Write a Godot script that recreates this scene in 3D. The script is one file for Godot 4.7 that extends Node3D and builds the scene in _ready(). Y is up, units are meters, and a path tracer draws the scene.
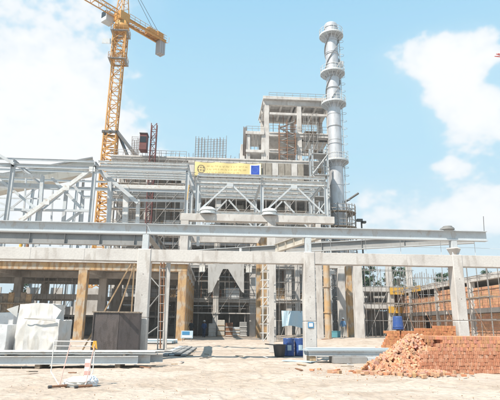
extends Node3D
# World axes follow the building grid; the camera stands at the origin, 1.5 m up, turned 4 degrees to the right.
const F := 490.0            # focal length in pixels of the 500 x 400 photograph
const EYE := Vector3(0, 1.5, 0)
var cb := Basis.from_euler(Vector3(deg_to_rad(14.366), deg_to_rad(-4.0), deg_to_rad(0.5)))
var rng := RandomNumberGenerator.new()
var taken := {}
var M := {}
var cache := {}

func ray(px: float, py: float) -> Vector3: return cb * Vector3((px - 250.0) / F, (200.0 - py) / F, -1.0)
func P(px: float, py: float, d: float) -> Vector3:
	var r := ray(px, py); return EYE + r * (d / -r.z)
func GP(px: float, py: float, h: float) -> Vector3:
	var r := ray(px, py); return EYE + r * ((h - EYE.y) / r.y)
func lin(r: float, g: float, b: float) -> Color: return Color(r, g, b).linear_to_srgb()
func gh(x: float, z: float) -> float:
	return smoothstep(30.0, 42.0, -z) * (0.22 + 0.3 * smoothstep(6.0, 12.0, x))

# ------------------------------------------------------------ mesh builder
class MB:
	var v := PackedVector3Array()
	var n := PackedVector3Array()
	var ix := PackedInt32Array()
	var c := PackedColorArray()
	func quad(a, b, d, e, out: Vector3):
		var nn: Vector3 = (b - a).cross(d - a)
		if nn.length_squared() < 1e-14: nn = (d - a).cross(e - a)
		nn = nn.normalized()
		var k := v.size()
		if nn.dot(out) < 0.0:
			nn = -nn
			v.append_array([a, e, d, b])
		else:
			v.append_array([a, b, d, e])
		n.append_array([nn, nn, nn, nn])
		ix.append_array([k, k + 2, k + 1, k, k + 3, k + 2])
	func tri(a, b, d, out: Vector3):
		var nn: Vector3 = (b - a).cross(d - a).normalized()
		var k := v.size()
		if nn.dot(out) < 0.0:
			nn = -nn
			v.append_array([a, d, b])
		else:
			v.append_array([a, b, d])
		n.append_array([nn, nn, nn])
		ix.append_array([k, k + 2, k + 1])
	func box(t: Transform3D, s: Vector3):
		var h := s * 0.5
		for a in 3:
			var b := (a + 1) % 3
			var e := (a + 2) % 3
			for sg in [-1.0, 1.0]:
				var q := []
				for w in [[-1, -1], [1, -1], [1, 1], [-1, 1]]:
					var p := Vector3.ZERO
					p[a] = sg * h[a]; p[b] = w[0] * h[b]; p[e] = w[1] * h[e]
					q.append(t * p)
				var o := Vector3.ZERO
				o[a] = sg
				quad(q[0], q[1], q[2], q[3], t.basis * o)
	func cbox(t: Transform3D, s: Vector3, ch: float):
		var h := s * 0.5
		var at := func(sg: Vector3, ax: int) -> Vector3:
			var p := Vector3.ZERO
			for i in 3: p[i] = sg[i] * (h[i] if i == ax else h[i] - ch)
			return t * p
		for a in 3:
			var b := (a + 1) % 3
			var e := (a + 2) % 3
			for s1 in [-1.0, 1.0]:
				var o := Vector3.ZERO
				o[a] = s1
				var q := []
				for w in [[-1, -1], [1, -1], [1, 1], [-1, 1]]:
					var sg := Vector3.ZERO
					sg[a] = s1; sg[b] = w[0]; sg[e] = w[1]
					q.append(at.call(sg, a))
				quad(q[0], q[1], q[2], q[3], t.basis * o)
				for s2 in [-1.0, 1.0]:
					var o2 := Vector3.ZERO
					o2[a] = s1; o2[b] = s2
					var g1 := o2
					g1[e] = -1.0
					var g2 := o2
					g2[e] = 1.0
					quad(at.call(g1, a), at.call(g2, a), at.call(g2, b), at.call(g1, b), t.basis * o2)
		for x in [-1.0, 1.0]:
			for y in [-1.0, 1.0]:
				for z in [-1.0, 1.0]:
					var sg := Vector3(x, y, z)
					tri(at.call(sg, 0), at.call(sg, 1), at.call(sg, 2), t.basis * sg)
	static func frame(a: Vector3, b: Vector3) -> Transform3D:
		var z := (b - a).normalized()
		var up := Vector3.UP if absf(z.y) < 0.98 else Vector3.RIGHT
		var x := up.cross(z).normalized()
		return Transform3D(Basis(x, z.cross(x), z), (a + b) * 0.5)
	func bar(a: Vector3, b: Vector3, w: float, h: float, off := Vector3.ZERO):
		var t := frame(a, b)
		t.origin += t.basis * off
		box(t, Vector3(w, h, a.distance_to(b)))
	func ibeam(a: Vector3, b: Vector3, h: float, w: float, tf := 0.02, tw := 0.014):
		bar(a, b, w, tf, Vector3(0, (h - tf) * 0.5, 0))
		bar(a, b, w, tf, Vector3(0, -(h - tf) * 0.5, 0))
		bar(a, b, tw, h - 2.0 * tf)
	func tube(a: Vector3, b: Vector3, r: float, seg := 8, r2 := -1.0, caps := true):
		if r2 < 0.0: r2 = r
		var t := frame(a, b)
		var k := v.size()
		for i in seg + 1:
			var an := TAU * i / seg
			var d := t.basis.x * cos(an) + t.basis.y * sin(an)
			v.append(a + d * r); n.append(d); v.append(b + d * r2); n.append(d)
		for i in seg:
			var j := k + 2 * i
			ix.append_array([j, j + 1, j + 2, j + 1, j + 3, j + 2])
		if caps:
			for e in 2:
				var o: Vector3 = t.basis.z * (1.0 if e == 1 else -1.0)
				var m := v.size()
				v.append(b if e == 1 else a); n.append(o)
				for i in seg + 1: v.append(v[k + 2 * i + e]); n.append(o)
				for i in seg:
					if e == 1: ix.append_array([m, m + 2 + i, m + 1 + i])
					else: ix.append_array([m, m + 1 + i, m + 2 + i])
	func lathe(o: Vector3, prof: Array, seg := 24):
		var k := v.size()
		var m := prof.size()
		for i in seg + 1:
			var an := TAU * i / seg
			var d := Vector3(cos(an), 0, sin(an))
			for j in m:
				var p: Vector2 = prof[j]
				var t0: Vector2 = prof[maxi(j - 1, 0)]
				var t1: Vector2 = prof[mini(j + 1, m - 1)]
				var tg := (t1 - t0).normalized()
				v.append(o + d * p.x + Vector3(0, p.y, 0))
				n.append((d * tg.y - Vector3(0, tg.x, 0)).normalized())
		for i in seg:
			for j in m - 1:
				var q := k + i * m + j
				ix.append_array([q, q + m, q + 1, q + 1, q + m, q + m + 1])
	func ring(o: Vector3, r0: float, r1: float, h: float, seg := 28):
		for i in seg:
			var a := TAU * i / seg
			var b := TAU * (i + 1) / seg
			var d0 := Vector3(cos(a), 0, sin(a))
			var d1 := Vector3(cos(b), 0, sin(b))
			var up := Vector3(0, h, 0)
			quad(o + d0 * r0, o + d1 * r0, o + d1 * r1, o + d0 * r1, Vector3.DOWN)
			quad(o + d0 * r0 + up, o + d1 * r0 + up, o + d1 * r1 + up, o + d0 * r1 + up, Vector3.UP)
			quad(o + d0 * r1, o + d1 * r1, o + d1 * r1 + up, o + d0 * r1 + up, d0)
			quad(o + d0 * r0, o + d1 * r0, o + d1 * r0 + up, o + d0 * r0 + up, -d0)
	func mesh(shift := Vector3.ZERO) -> ArrayMesh:
		if shift != Vector3.ZERO:
			for i in v.size(): v[i] -= shift
		var ar := []
		ar.resize(Mesh.ARRAY_MAX)
		ar[Mesh.ARRAY_VERTEX] = v; ar[Mesh.ARRAY_NORMAL] = n; ar[Mesh.ARRAY_INDEX] = ix
		if c.size() == v.size(): ar[Mesh.ARRAY_COLOR] = c
		var m := ArrayMesh.new()
		m.add_surface_from_arrays(Mesh.PRIMITIVE_TRIANGLES, ar)
		return m

# ------------------------------------------------------------ nodes
func numbered(called: String) -> String:
	if not taken.has(called):
		taken[called] = 0
		return called
	taken[called] += 1
	return "%s_%03d" % [called, taken[called]]
func tag(o: Node, label: String, category: String, group := ""):
	o.set_meta("label", label); o.set_meta("category", category)
	if not o.has_meta("kind"): o.set_meta("kind", "thing")
	if group: o.set_meta("group", group)
func thing(called: String, label: String, category: String, at := Vector3.ZERO, group := "") -> Node3D:
	var o := Node3D.new()
	o.name = numbered(called); add_child(o); o.position = at
	tag(o, label, category, group)
	return o
func origin_of(p: Node3D) -> Vector3:
	var o := p.position
	var q = p.get_parent()
	if q != self and q is Node3D: o += q.position
	return o
func part(th: Node3D, called: String, mb: MB, mat, stuff := false) -> MeshInstance3D:
	var o := MeshInstance3D.new()
	o.name = called; o.mesh = mb.mesh(origin_of(th)); o.material_override = mat
	th.add_child(o, true)
	if stuff: o.set_meta("kind", "stuff")
	return o
func solo(called: String, mb: MB, mat, label: String, category: String, at: Vector3, group := "") -> MeshInstance3D:
	var o := MeshInstance3D.new()
	o.name = numbered(called); o.mesh = mb.mesh(at); o.material_override = mat; o.position = at
	add_child(o); tag(o, label, category, group)
	return o
func shared_box(s: Vector3, ch: float) -> ArrayMesh:
	var key := "%s/%.3f" % [s.snapped(Vector3.ONE * 0.001), ch]
	if not cache.has(key):
		var mb := MB.new()
		if ch > 0.0: mb.cbox(Transform3D.IDENTITY, s, ch)
		else: mb.box(Transform3D.IDENTITY, s)
		cache[key] = mb.mesh()
	return cache[key]
func put(th: Node3D, called: String, m: Mesh, t: Transform3D, mat) -> MeshInstance3D:
	var o := MeshInstance3D.new()
	o.name = called; o.mesh = m; o.material_override = mat
	th.add_child(o, true)
	t.origin -= origin_of(th)
	o.transform = t
	return o
func bx(th: Node3D, called: String, x0: float, x1: float, y0: float, y1: float, d0: float, d1: float, mat, ch := 0.015) -> MeshInstance3D:
	# box by its limits; d is the distance along -z
	var s := Vector3(x1 - x0, y1 - y0, d1 - d0).abs()
	return put(th, called, shared_box(s, ch), Transform3D(Basis(), Vector3((x0 + x1) * 0.5, (y0 + y1) * 0.5, -(d0 + d1) * 0.5)), mat)
func bar(th: Node3D, called: String, a: Vector3, b: Vector3, w: float, h: float, mat) -> MeshInstance3D:
	var l := snappedf(a.distance_to(b), 0.001)
	return put(th, called, shared_box(Vector3(w, h, l), 0.0), MB.frame(a, b), mat)
func tube(th: Node3D, called: String, a: Vector3, b: Vector3, r: float, mat, seg := 6) -> MeshInstance3D:
	var key := "tube%.4f/%d" % [r, seg]
	if not cache.has(key):
		var mb := MB.new()
		mb.tube(Vector3(0, 0, -0.5), Vector3(0, 0, 0.5), r, seg)
		cache[key] = mb.mesh()
	var t := MB.frame(a, b)
	t.basis.z *= a.distance_to(b)
	return put(th, called, cache[key], t, mat)
func ib(th: Node3D, called: String, a: Vector3, b: Vector3, h: float, w: float, mat) -> MeshInstance3D:
	var mb := MB.new()
	mb.ibeam(a, b, h, w, maxf(0.014, h * 0.045), maxf(0.01, h * 0.03))
	return part(th, called, mb, mat)
func railing(th: Node3D, a: Vector3, b: Vector3, posts: int, mat, h := 1.05):
	for k in 2: tube(th, "rail", a + Vector3(0, h * (1.0 - 0.45 * k), 0), b + Vector3(0, h * (1.0 - 0.45 * k), 0), 0.028, mat)
	for i in posts:
		var p := a.lerp(b, float(i) / maxi(posts - 1, 1))
		tube(th, "rail_post", p, p + Vector3(0, h, 0), 0.028, mat)
func multi(th: Node3D, called: String, m: Mesh, xf: Array, cols: Array, mat) -> MultiMeshInstance3D:
	var mm := MultiMesh.new()
	mm.transform_format = MultiMesh.TRANSFORM_3D
	mm.use_colors = cols.size() > 0
	mm.mesh = m; mm.instance_count = xf.size()
	for i in xf.size():
		mm.set_instance_transform(i, xf[i])
		if cols.size(): mm.set_instance_color(i, cols[i])
	var o := MultiMeshInstance3D.new()
	o.name = called if th != self else numbered(called)
	o.multimesh = mm; o.material_override = mat
	th.add_child(o, true)
	o.set_meta("kind", "stuff")
	return o

# ------------------------------------------------------------ materials
func noise_bytes(size: int, freq: float, sd: int, oct := 4, stretch := 1) -> PackedByteArray:
	var nz := FastNoiseLite.new()
	nz.seed = sd; nz.frequency = freq; nz.fractal_octaves = oct
	nz.noise_type = FastNoiseLite.TYPE_SIMPLEX_SMOOTH
	var im := nz.get_seamless_image(size, size / stretch, false, false, 0.15)
	if stretch > 1: im.resize(size, size, Image.INTERPOLATE_CUBIC)
	im.convert(Image.FORMAT_L8)
	return im.get_data()
# a: main colour, b: patch colour, c: stain colour (all linear base colours)
func surf(called: String, a: Vector3, b: Vector3, c: Vector3, metres: float, rough: float, opt := {}) -> StandardMaterial3D:
	var size: int = opt.get("size", 256)
	var sd := hash(called) % 10000
	var coarse := noise_bytes(size, 3.0 / size, sd, 3)
	var streak := noise_bytes(size, 10.0 / size, sd + 1, 3, opt.get("streak", 1))
	var fine := noise_bytes(size, 45.0 / size, sd + 2, 4)
	var pb := smoothstep(0.0, 1.0, 0.5)
	var lo: float = opt.get("lo", 0.62)
	var amt: float = opt.get("stain", 0.7)
	var grain: float = opt.get("grain", 0.22)
	var out := PackedByteArray()
	out.resize(size * size * 3)
	var hgt := PackedByteArray()
	hgt.resize(size * size)
	for i in size * size:
		var t := coarse[i] / 255.0
		var s := smoothstep(lo, lo + 0.2, streak[i] / 255.0) * amt
		var f := fine[i] / 255.0
		var col := a.lerp(b, smoothstep(0.3, 0.75, t)).lerp(c, s) * (1.0 + (f - 0.5) * 2.0 * grain)
		out[i * 3] = int(clampf(pow(maxf(col.x, 0.0), 0.4545), 0, 1) * 255)
		out[i * 3 + 1] = int(clampf(pow(maxf(col.y, 0.0), 0.4545), 0, 1) * 255)
		out[i * 3 + 2] = int(clampf(pow(maxf(col.z, 0.0), 0.4545), 0, 1) * 255)
		hgt[i] = int(clampf(f * 0.8 + 0.2 * t, 0, 1) * 255)
	var im := Image.create_from_data(size, size, false, Image.FORMAT_RGB8, out)
	var m := StandardMaterial3D.new()
	m.albedo_texture = ImageTexture.create_from_image(im)
	m.roughness = rough
	m.metallic = opt.get("metallic", 0.0)
	m.uv1_triplanar = true
	m.uv1_world_triplanar = true
	m.uv1_scale = Vector3.ONE / metres
	if opt.get("bump", 0.0) > 0.0:
		var hm := Image.create_from_data(size, size, false, Image.FORMAT_L8, hgt)
		hm.convert(Image.FORMAT_RGBA8)
		hm.bump_map_to_normal_map(opt.bump)
		m.normal_enabled = true
		m.normal_texture = ImageTexture.create_from_image(hm)
	M[called] = m
	return m
func plain(called: String, r: float, g: float, b: float, rough := 0.7, metal := 0.0) -> StandardMaterial3D:
	var m := StandardMaterial3D.new()
	m.albedo_color = lin(r, g, b); m.roughness = rough; m.metallic = metal
	M[called] = m
	return m
func materials():
	var V := func(r, g, b): return Vector3(r, g, b)
	surf("sand", V.call(.395, .325, .268), V.call(.45, .385, .33), V.call(.32, .25, .195), 14.0, 0.95, {size = 1024, bump = 5.0, lo = .55, stain = .6, grain = .16})
	surf("concrete_light", V.call(.55, .535, .52), V.call(.475, .455, .44), V.call(.34, .305, .275), 5.0, 0.85, {size = 512, bump = 0.5, streak = 4, stain = .45, grain = .08})
	surf("concrete_ochre", V.call(.47, .31, .16), V.call(.42, .36, .29), V.call(.30, .17, .08), 4.0, 0.85, {size = 512, bump = 0.6, streak = 4, lo = .52, grain = .15})
	surf("formwork_wall", V.call(.28, .255, .22), V.call(.23, .205, .175), V.call(.33, .30, .26), 4.0, 0.85, {bump = 0.6, streak = 4, lo = .5})
	surf("steel_grey", V.call(.49, .53, .56), V.call(.45, .48, .51), V.call(.36, .29, .24), 4.0, 0.5, {size = 512, streak = 2, lo = .66, stain = .4, grain = .08})
	surf("steel_pale", V.call(.60, .62, .63), V.call(.54, .55, .55), V.call(.42, .33, .26), 3.0, 0.5, {size = 512, lo = .6, stain = .6, grain = .09})
	surf("steel_web", V.call(.30, .30, .30), V.call(.26, .26, .26), V.call(.20, .18, .16), 4.0, 0.55, {streak = 4, stain = .5, grain = .08})
	surf("steel_dark", V.call(.10, .10, .10), V.call(.08, .08, .08), V.call(.14, .10, .07), 3.0, 0.6, {grain = .15})
	surf("scaffold", V.call(.34, .34, .34), V.call(.28, .27, .26), V.call(.22, .14, .09), 1.5, 0.5, {metallic = .3, lo = .55})
	surf("rusty", V.call(.26, .13, .07), V.call(.20, .10, .06), V.call(.14, .08, .05), 2.0, 0.8, {})
	surf("crane_orange", V.call(.58, .31, .07), V.call(.53, .27, .07), V.call(.36, .17, .08), 2.5, 0.55, {stain = .6, grain = .14, lo = .55})
	surf("hoist_red", V.call(.15, .045, .04), V.call(.12, .04, .035), V.call(.10, .03, .03), 3.0, 0.6, {})
	surf("chimney_metal", V.call(.55, .56, .59), V.call(.50, .51, .54), V.call(.40, .39, .38), 5.0, 0.42, {size = 512, streak = 4, lo = .56, stain = .5, grain = .08, metallic = .35})
	surf("wood", V.call(.40, .29, .18), V.call(.33, .23, .14), V.call(.22, .15, .09), 1.6, 0.8, {streak = 4, lo = .5})
	surf("wood_grey", V.call(.28, .23, .18), V.call(.22, .18, .14), V.call(.14, .11, .09), 1.6, 0.85, {streak = 4, lo = .5})
	surf("brown_plate", V.call(.085, .072, .072), V.call(.10, .082, .08), V.call(.06, .048, .045), 2.0, 0.6, {streak = 4, lo = .5, bump = 1.0})
	surf("tarp", V.call(.70, .69, .68), V.call(.64, .63, .61), V.call(.54, .52, .49), 2.5, 0.6, {bump = 0.4, grain = .06, lo = .6, streak = 4})
	surf("wrap", V.call(.70, .72, .74), V.call(.62, .64, .67), V.call(.54, .54, .54), 2.0, 0.35, {bump = 0.5, grain = .05})
	surf("cream_sheet", V.call(.52, .49, .44), V.call(.48, .45, .40), V.call(.38, .34, .28), 6.0, 0.6, {streak = 4, grain = .06})
	surf("hopper_sheet", V.call(.50, .50, .50), V.call(.45, .45, .45), V.call(.36, .345, .33), 5.0, 0.5, {streak = 4, grain = .06})
	surf("grey_sheet", V.call(.34, .34, .34), V.call(.30, .30, .30), V.call(.22, .21, .20), 5.0, 0.5, {streak = 4, grain = .06})
	surf("blue_plastic", V.call(.025, .075, .28), V.call(.03, .08, .24), V.call(.13, .15, .24), 1.0, 0.4, {grain = .1})
	surf("brick_panel", V.call(.44, .19, .10), V.call(.50, .25, .15), V.call(.34, .14, .08), 3.0, 0.9, {})
	var tones := [[.50, .225, .13], [.53, .25, .15], [.47, .20, .115], [.54, .29, .19], [.45, .19, .11]]
	for i in tones.size():
		var q: Array = tones[i]
		surf("brick%d" % i, V.call(q[0], q[1], q[2]), V.call(q[0] * .9, q[1] * .92, q[2] * .9), V.call(q[0] * 1.05, q[1] * 1.35, q[2] * 1.6), 0.7 + 0.1 * i, 0.92, {bump = 2.0, lo = .55, grain = .18})
	for i in 3:
		var k := .9 + .12 * i
		surf("dusty_brick%d" % i, V.call(.47 * k, .25 * k, .155 * k), V.call(.44 * k, .20 * k, .115 * k), V.call(.50 * k, .34 * k, .245 * k), 0.8, 0.95, {bump = 2.0, lo = .5})
	surf("bark", V.call(.12, .08, .05), V.call(.09, .06, .04), V.call(.06, .05, .03), 1.0, 0.9, {streak = 4})
	plain("rebar", .20, .16, .14, .7, .2)
	plain("white_paint", .72, .72, .70, .5)
	plain("pale_red", .60, .36, .32, .7)
	plain("red_paint", .50, .07, .05, .5)
	plain("blue_paint", .05, .22, .42, .5)
	plain("pale_blue", .42, .56, .66, .5)
	plain("pale_steel", .50, .58, .64, .5)
	plain("yellow_paint", .62, .36, .06, .6)
	plain("glass_dark", .03, .035, .04, .15)
	plain("counterweight", .36, .35, .36, .9)
	plain("rope", .30, .28, .24, .9)
	plain("bag_white", .66, .70, .76, .6)
	plain("dark_bin", .06, .06, .065, .6)
	plain("teal_paint", .12, .34, .40, .6)
	var vc := StandardMaterial3D.new()
	vc.vertex_color_use_as_albedo = true; vc.roughness = .92
	M["tinted"] = vc
	var lf := StandardMaterial3D.new()
	lf.vertex_color_use_as_albedo = true; lf.roughness = .7; lf.backlight = Color(.2, .25, .1); lf.cull_mode = BaseMaterial3D.CULL_DISABLED
	M["leaf"] = lf

# ------------------------------------------------------------ sky, sun, camera
func sky_colour(d: Vector3, n1: FastNoiseLite, n2: FastNoiseLite) -> Vector3:
	var e := clampf(d.y, 0.0, 1.0)
	# clear air: pale at the horizon, deeper blue higher up
	var col := Vector3(.44, .52, .56).lerp(Vector3(.305, .475, .575), smoothstep(0.04, 0.36, e)).lerp(Vector3(.165, .365, .54), smoothstep(0.36, 0.8, e))
	# clouds lie on a plane overhead, so that they shrink towards the horizon
	var q := d / (d.y + 0.22)
	var w := Vector3(n2.get_noise_3d(q.x * 90.0, 3.0, q.z * 90.0), 0, n2.get_noise_3d(q.x * 90.0, 77.0, q.z * 90.0)) * 0.07
	var f := n1.get_noise_3d((q.x + w.x) * 60.0, 0.0, (q.z + w.z) * 60.0) * 0.6 + 0.5
	var az := rad_to_deg(atan2(d.x, -d.z))
	var el := rad_to_deg(asin(clampf(d.y, -1, 1)))
	var bank := 0.0
	for b in [[-21.0, 22.0, 12.0, 13.0, .56], [-11.0, 14.0, 11.0, 8.0, .30], [24.0, 29.6, 5.0, 2.4, .46], [31.0, 28.5, 5.5, 3.6, .44], [27.5, 25.0, 4.2, 3.6, .44], [31.0, 20.5, 5.4, 4.6, .48], [27.0, 17.0, 2.2, 1.4, .42], [27.0, 11.5, 16.0, 3.2, .38], [19.0, 15.0, 3.5, 1.4, .26], [33.5, 25.5, 2.2, 1.2, -.25], [16.0, 21.0, 7.5, 6.0, -.45], [6.0, 30.0, 12.0, 9.0, -.45], [22.0, 22.0, 4.0, 4.0, -.25], [38.0, 34.0, 8.0, 2.5, -.3]]:
		var dx := (az - float(b[0])) / float(b[2])
		var dy := (el - float(b[1])) / float(b[3])
		bank += float(b[4]) * exp(-(dx * dx + dy * dy))
	var puff := n2.get_noise_3d(az * 14.0, el * 22.0, 0.0) * 0.16 + n1.get_noise_3d(az * 30.0, el * 44.0, 9.0) * 0.10
	var f2 := f * 0.75 + 0.1 + bank + puff
	var c := smoothstep(0.56, 0.76, f2)
	var thin := smoothstep(0.25, 0.9, f + bank * 0.8) * 0.3
	var bright := Vector3(.545, .575, .60).lerp(Vector3(.63, .63, .63), smoothstep(.64, .98, f2))
	col = col.lerp(Vector3(.50, .56, .60), clampf(thin, 0, 1)).lerp(bright, c * 0.95)
	if d.y < 0.0: col = col.lerp(Vector3(.34, .30, .25), smoothstep(0.0, 0.08, -d.y))
	return col
func paint_sky(im: Image, x0: int, y0: int, x1: int, y1: int):
	var n1 := FastNoiseLite.new()
	n1.seed = 11; n1.frequency = 0.018; n1.fractal_octaves = 6; n1.fractal_gain = 0.55
	var n2 := FastNoiseLite.new()
	n2.seed = 5; n2.frequency = 0.02; n2.fractal_octaves = 3
	var w := im.get_width()
	var h := im.get_height()
	for y in range(y0, y1):
		var th := PI * (y + 0.5) / h
		for x in range(x0, x1):
			var ph := TAU * (x + 0.5) / w
			var c := sky_colour(Vector3(sin(ph) * sin(th), cos(th), -cos(ph) * sin(th)), n1, n2)
			im.set_pixel(x, y, Color(pow(c.x, .4545), pow(c.y, .4545), pow(c.z, .4545)))
func light_and_camera():
	var cam := Camera3D.new()
	cam.name = "camera"
	add_child(cam)
	cam.position = EYE; cam.basis = cb
	cam.fov = rad_to_deg(2.0 * atan(200.0 / F)); cam.near = 0.1; cam.far = 4000.0
	cam.current = true
	var env := Environment.new()
	var small := Image.create(512, 256, false, Image.FORMAT_RGB8)
	paint_sky(small, 0, 0, 512, 256)
	small.resize(4096, 2048, Image.INTERPOLATE_CUBIC)
	paint_sky(small, 0, 480, 520, 1040)
	paint_sky(small, 3700, 480, 4096, 1040)
	var pm := PanoramaSkyMaterial.new()
	pm.panorama = ImageTexture.create_from_image(small)
	pm.energy_multiplier = 1.06
	var sk := Sky.new()
	sk.sky_material = pm
	env.background_mode = Environment.BG_SKY
	env.sky = sk
	env.tonemap_mode = Environment.TONE_MAPPER_LINEAR
	env.tonemap_exposure = 1.6
	env.sdfgi_enabled = true; env.ssao_enabled = true; env.ssil_enabled = true
	env.fog_enabled = true; env.fog_density = 0.0005; env.fog_light_color = Color(.86, .92, .96)
	var we := WorldEnvironment.new()
	we.name = "world_environment"; we.environment = env
	add_child(we)
	var sun := DirectionalLight3D.new()
	sun.name = "sun"
	add_child(sun)
	sun.look_at_from_position(Vector3(-50, 100, 45), Vector3.ZERO)
	sun.light_energy = 1.6; sun.light_angular_distance = 0.5; sun.light_color = Color(1.0, .96, .9)
	sun.shadow_enabled = true

# ------------------------------------------------------------ ground
func steps(a: Array) -> PackedFloat32Array:
	var o := PackedFloat32Array()
	for s in a:
		var x: float = s[0]
		while x < s[1] - 1e-4:
			o.append(x); x += s[2]
	o.append(a[-1][1])
	return o
func ground():
	var nz := FastNoiseLite.new()
	nz.seed = 3; nz.frequency = 0.35; nz.fractal_octaves = 4
	var xs := steps([[-1600, -160, 240], [-160, -20, 10], [-20, -6, .4], [-6, 11, .14], [11, 24, .5], [24, 164, 10], [164, 1700, 240]])
	var ds := steps([[-200, -4, 28], [-4, 8, 1], [8, 23, .14], [23, 62, .6], [62, 140, 6], [140, 2700, 160]])
	var mb := MB.new()
	var w := xs.size()
	for d in ds:
		for x in xs:
			var near := 1.0 - smoothstep(60.0, 140.0, maxf(d, absf(x)))
			var h := nz.get_noise_2d(x, d) * 0.035 + nz.get_noise_2d(x * 5.0 + 90.0, d * 5.0) * 0.012
			# wheel ruts that lead into the passage between the columns
			if d > 6.0 and d < 40.0:
				for k in [0.0, 1.9, 5.2, 7.0]:
					var cx: float = 0.2 + k + (d - 12.0) * (-0.02 - 0.02 * k) + sin(d * 0.21 + k) * 0.25
					var q := absf(x - cx)
					if q < 0.5:
						h += (-0.05 * exp(-q * q / 0.02) + 0.03 * exp(-(q - 0.26) * (q - 0.26) / 0.006)) * (0.6 + 0.5 * sin(d * 1.3 + k * 3.0))
			mb.v.append(Vector3(x, gh(x, -d) + h * near - 0.02, -d))
	var dents := []
	for k in 260:
		var x := rng.randf_range(-5.5, 9.0)
		var d := rng.randf_range(9.5, 22.0)
		for q in 2: dents.append(Vector3(x + .3 * q, d + .35 * q, rng.randf_range(.10, .16)))
	var x00 := xs.bsearch(-6.0)
	var d00 := ds.bsearch(8.0)
	for p in dents:
		var ci: int = x00 + int((p.x + 6.0) / .14)
		var cj: int = d00 + int((p.y - 8.0) / .14)
		for j in range(cj - 2, cj + 4):
			for i in range(ci - 2, ci + 4):
				var at: Vector3 = mb.v[j * w + i]
				var q: float = Vector2(at.x - p.x, -at.z - p.y).length() / p.z
				mb.v[j * w + i].y += -.024 * exp(-q * q) + .011 * exp(-(q - 1.7) * (q - 1.7) * 2.0)
	for j in ds.size():
		for i in w:
			var a := mb.v[j * w + maxi(i - 1, 0)]
			var b := mb.v[j * w + mini(i + 1, w - 1)]
			var e := mb.v[maxi(j - 1, 0) * w + i]
			var f := mb.v[mini(j + 1, ds.size() - 1) * w + i]
			mb.n.append((b - a).cross(f - e).normalized())
	for j in ds.size() - 1:
		for i in w - 1:
			var k := j * w + i
			mb.ix.append_array([k, k + w, k + 1, k + 1, k + w, k + w + 1])
	var o := MeshInstance3D.new()
	o.name = "ground"; o.mesh = mb.mesh(); o.material_override = M.sand
	o.set_meta("kind", "structure")
	add_child(o)
	# stones and brick crumbs trodden into the sand
	var st := MB.new()
	var pts := [Vector3(0, .5, 0), Vector3(.55, .05, .1), Vector3(.05, .1, .6), Vector3(-.5, .0, .15), Vector3(-.1, .08, -.55), Vector3(0, -.4, 0)]
	for k in 4:
		var a: Vector3 = pts[1 + k]
		var b: Vector3 = pts[1 + (k + 1) % 4]
		st.tri(pts[0], a, b, (a + b) * .5 + Vector3(0, .4, 0)); st.tri(pts[5], a, b, (a + b) * .5 - Vector3(0, .4, 0))
	var xf := []
	var cols := []
	for i in 1500:
		var d := 9.5 + 18.0 * rng.randf() * rng.randf()
		var x := rng.randf_range(-7.5, 12.0) * (d / 16.0)
		var s := 0.010 + 0.028 * pow(rng.randf(), 4.0)
		if i % 3 == 0:
			x = 6.0 + rng.randfn(0, 1.3); d = 17.0 + rng.randfn(-0.2, 1.0); s *= 1.5
		xf.append(Transform3D(Basis.from_euler(Vector3(rng.randf() * 6, rng.randf() * 6, rng.randf() * 6)).scaled(Vector3.ONE * s), Vector3(x, gh(x, -d) + s * .15, -d)))
		var t := rng.randf()
		cols.append(Color(.46 - .12 * t, .36 - .12 * t, .27 - .1 * t) if i % 3 else Color(.46, .22 + .1 * t, .12 + .08 * t))
	var peb := multi(self, "pebbles", st.mesh(), xf, cols, M.tinted)
	tag(peb, "small stones and brick crumbs strewn over the sand", "pebbles")

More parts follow.
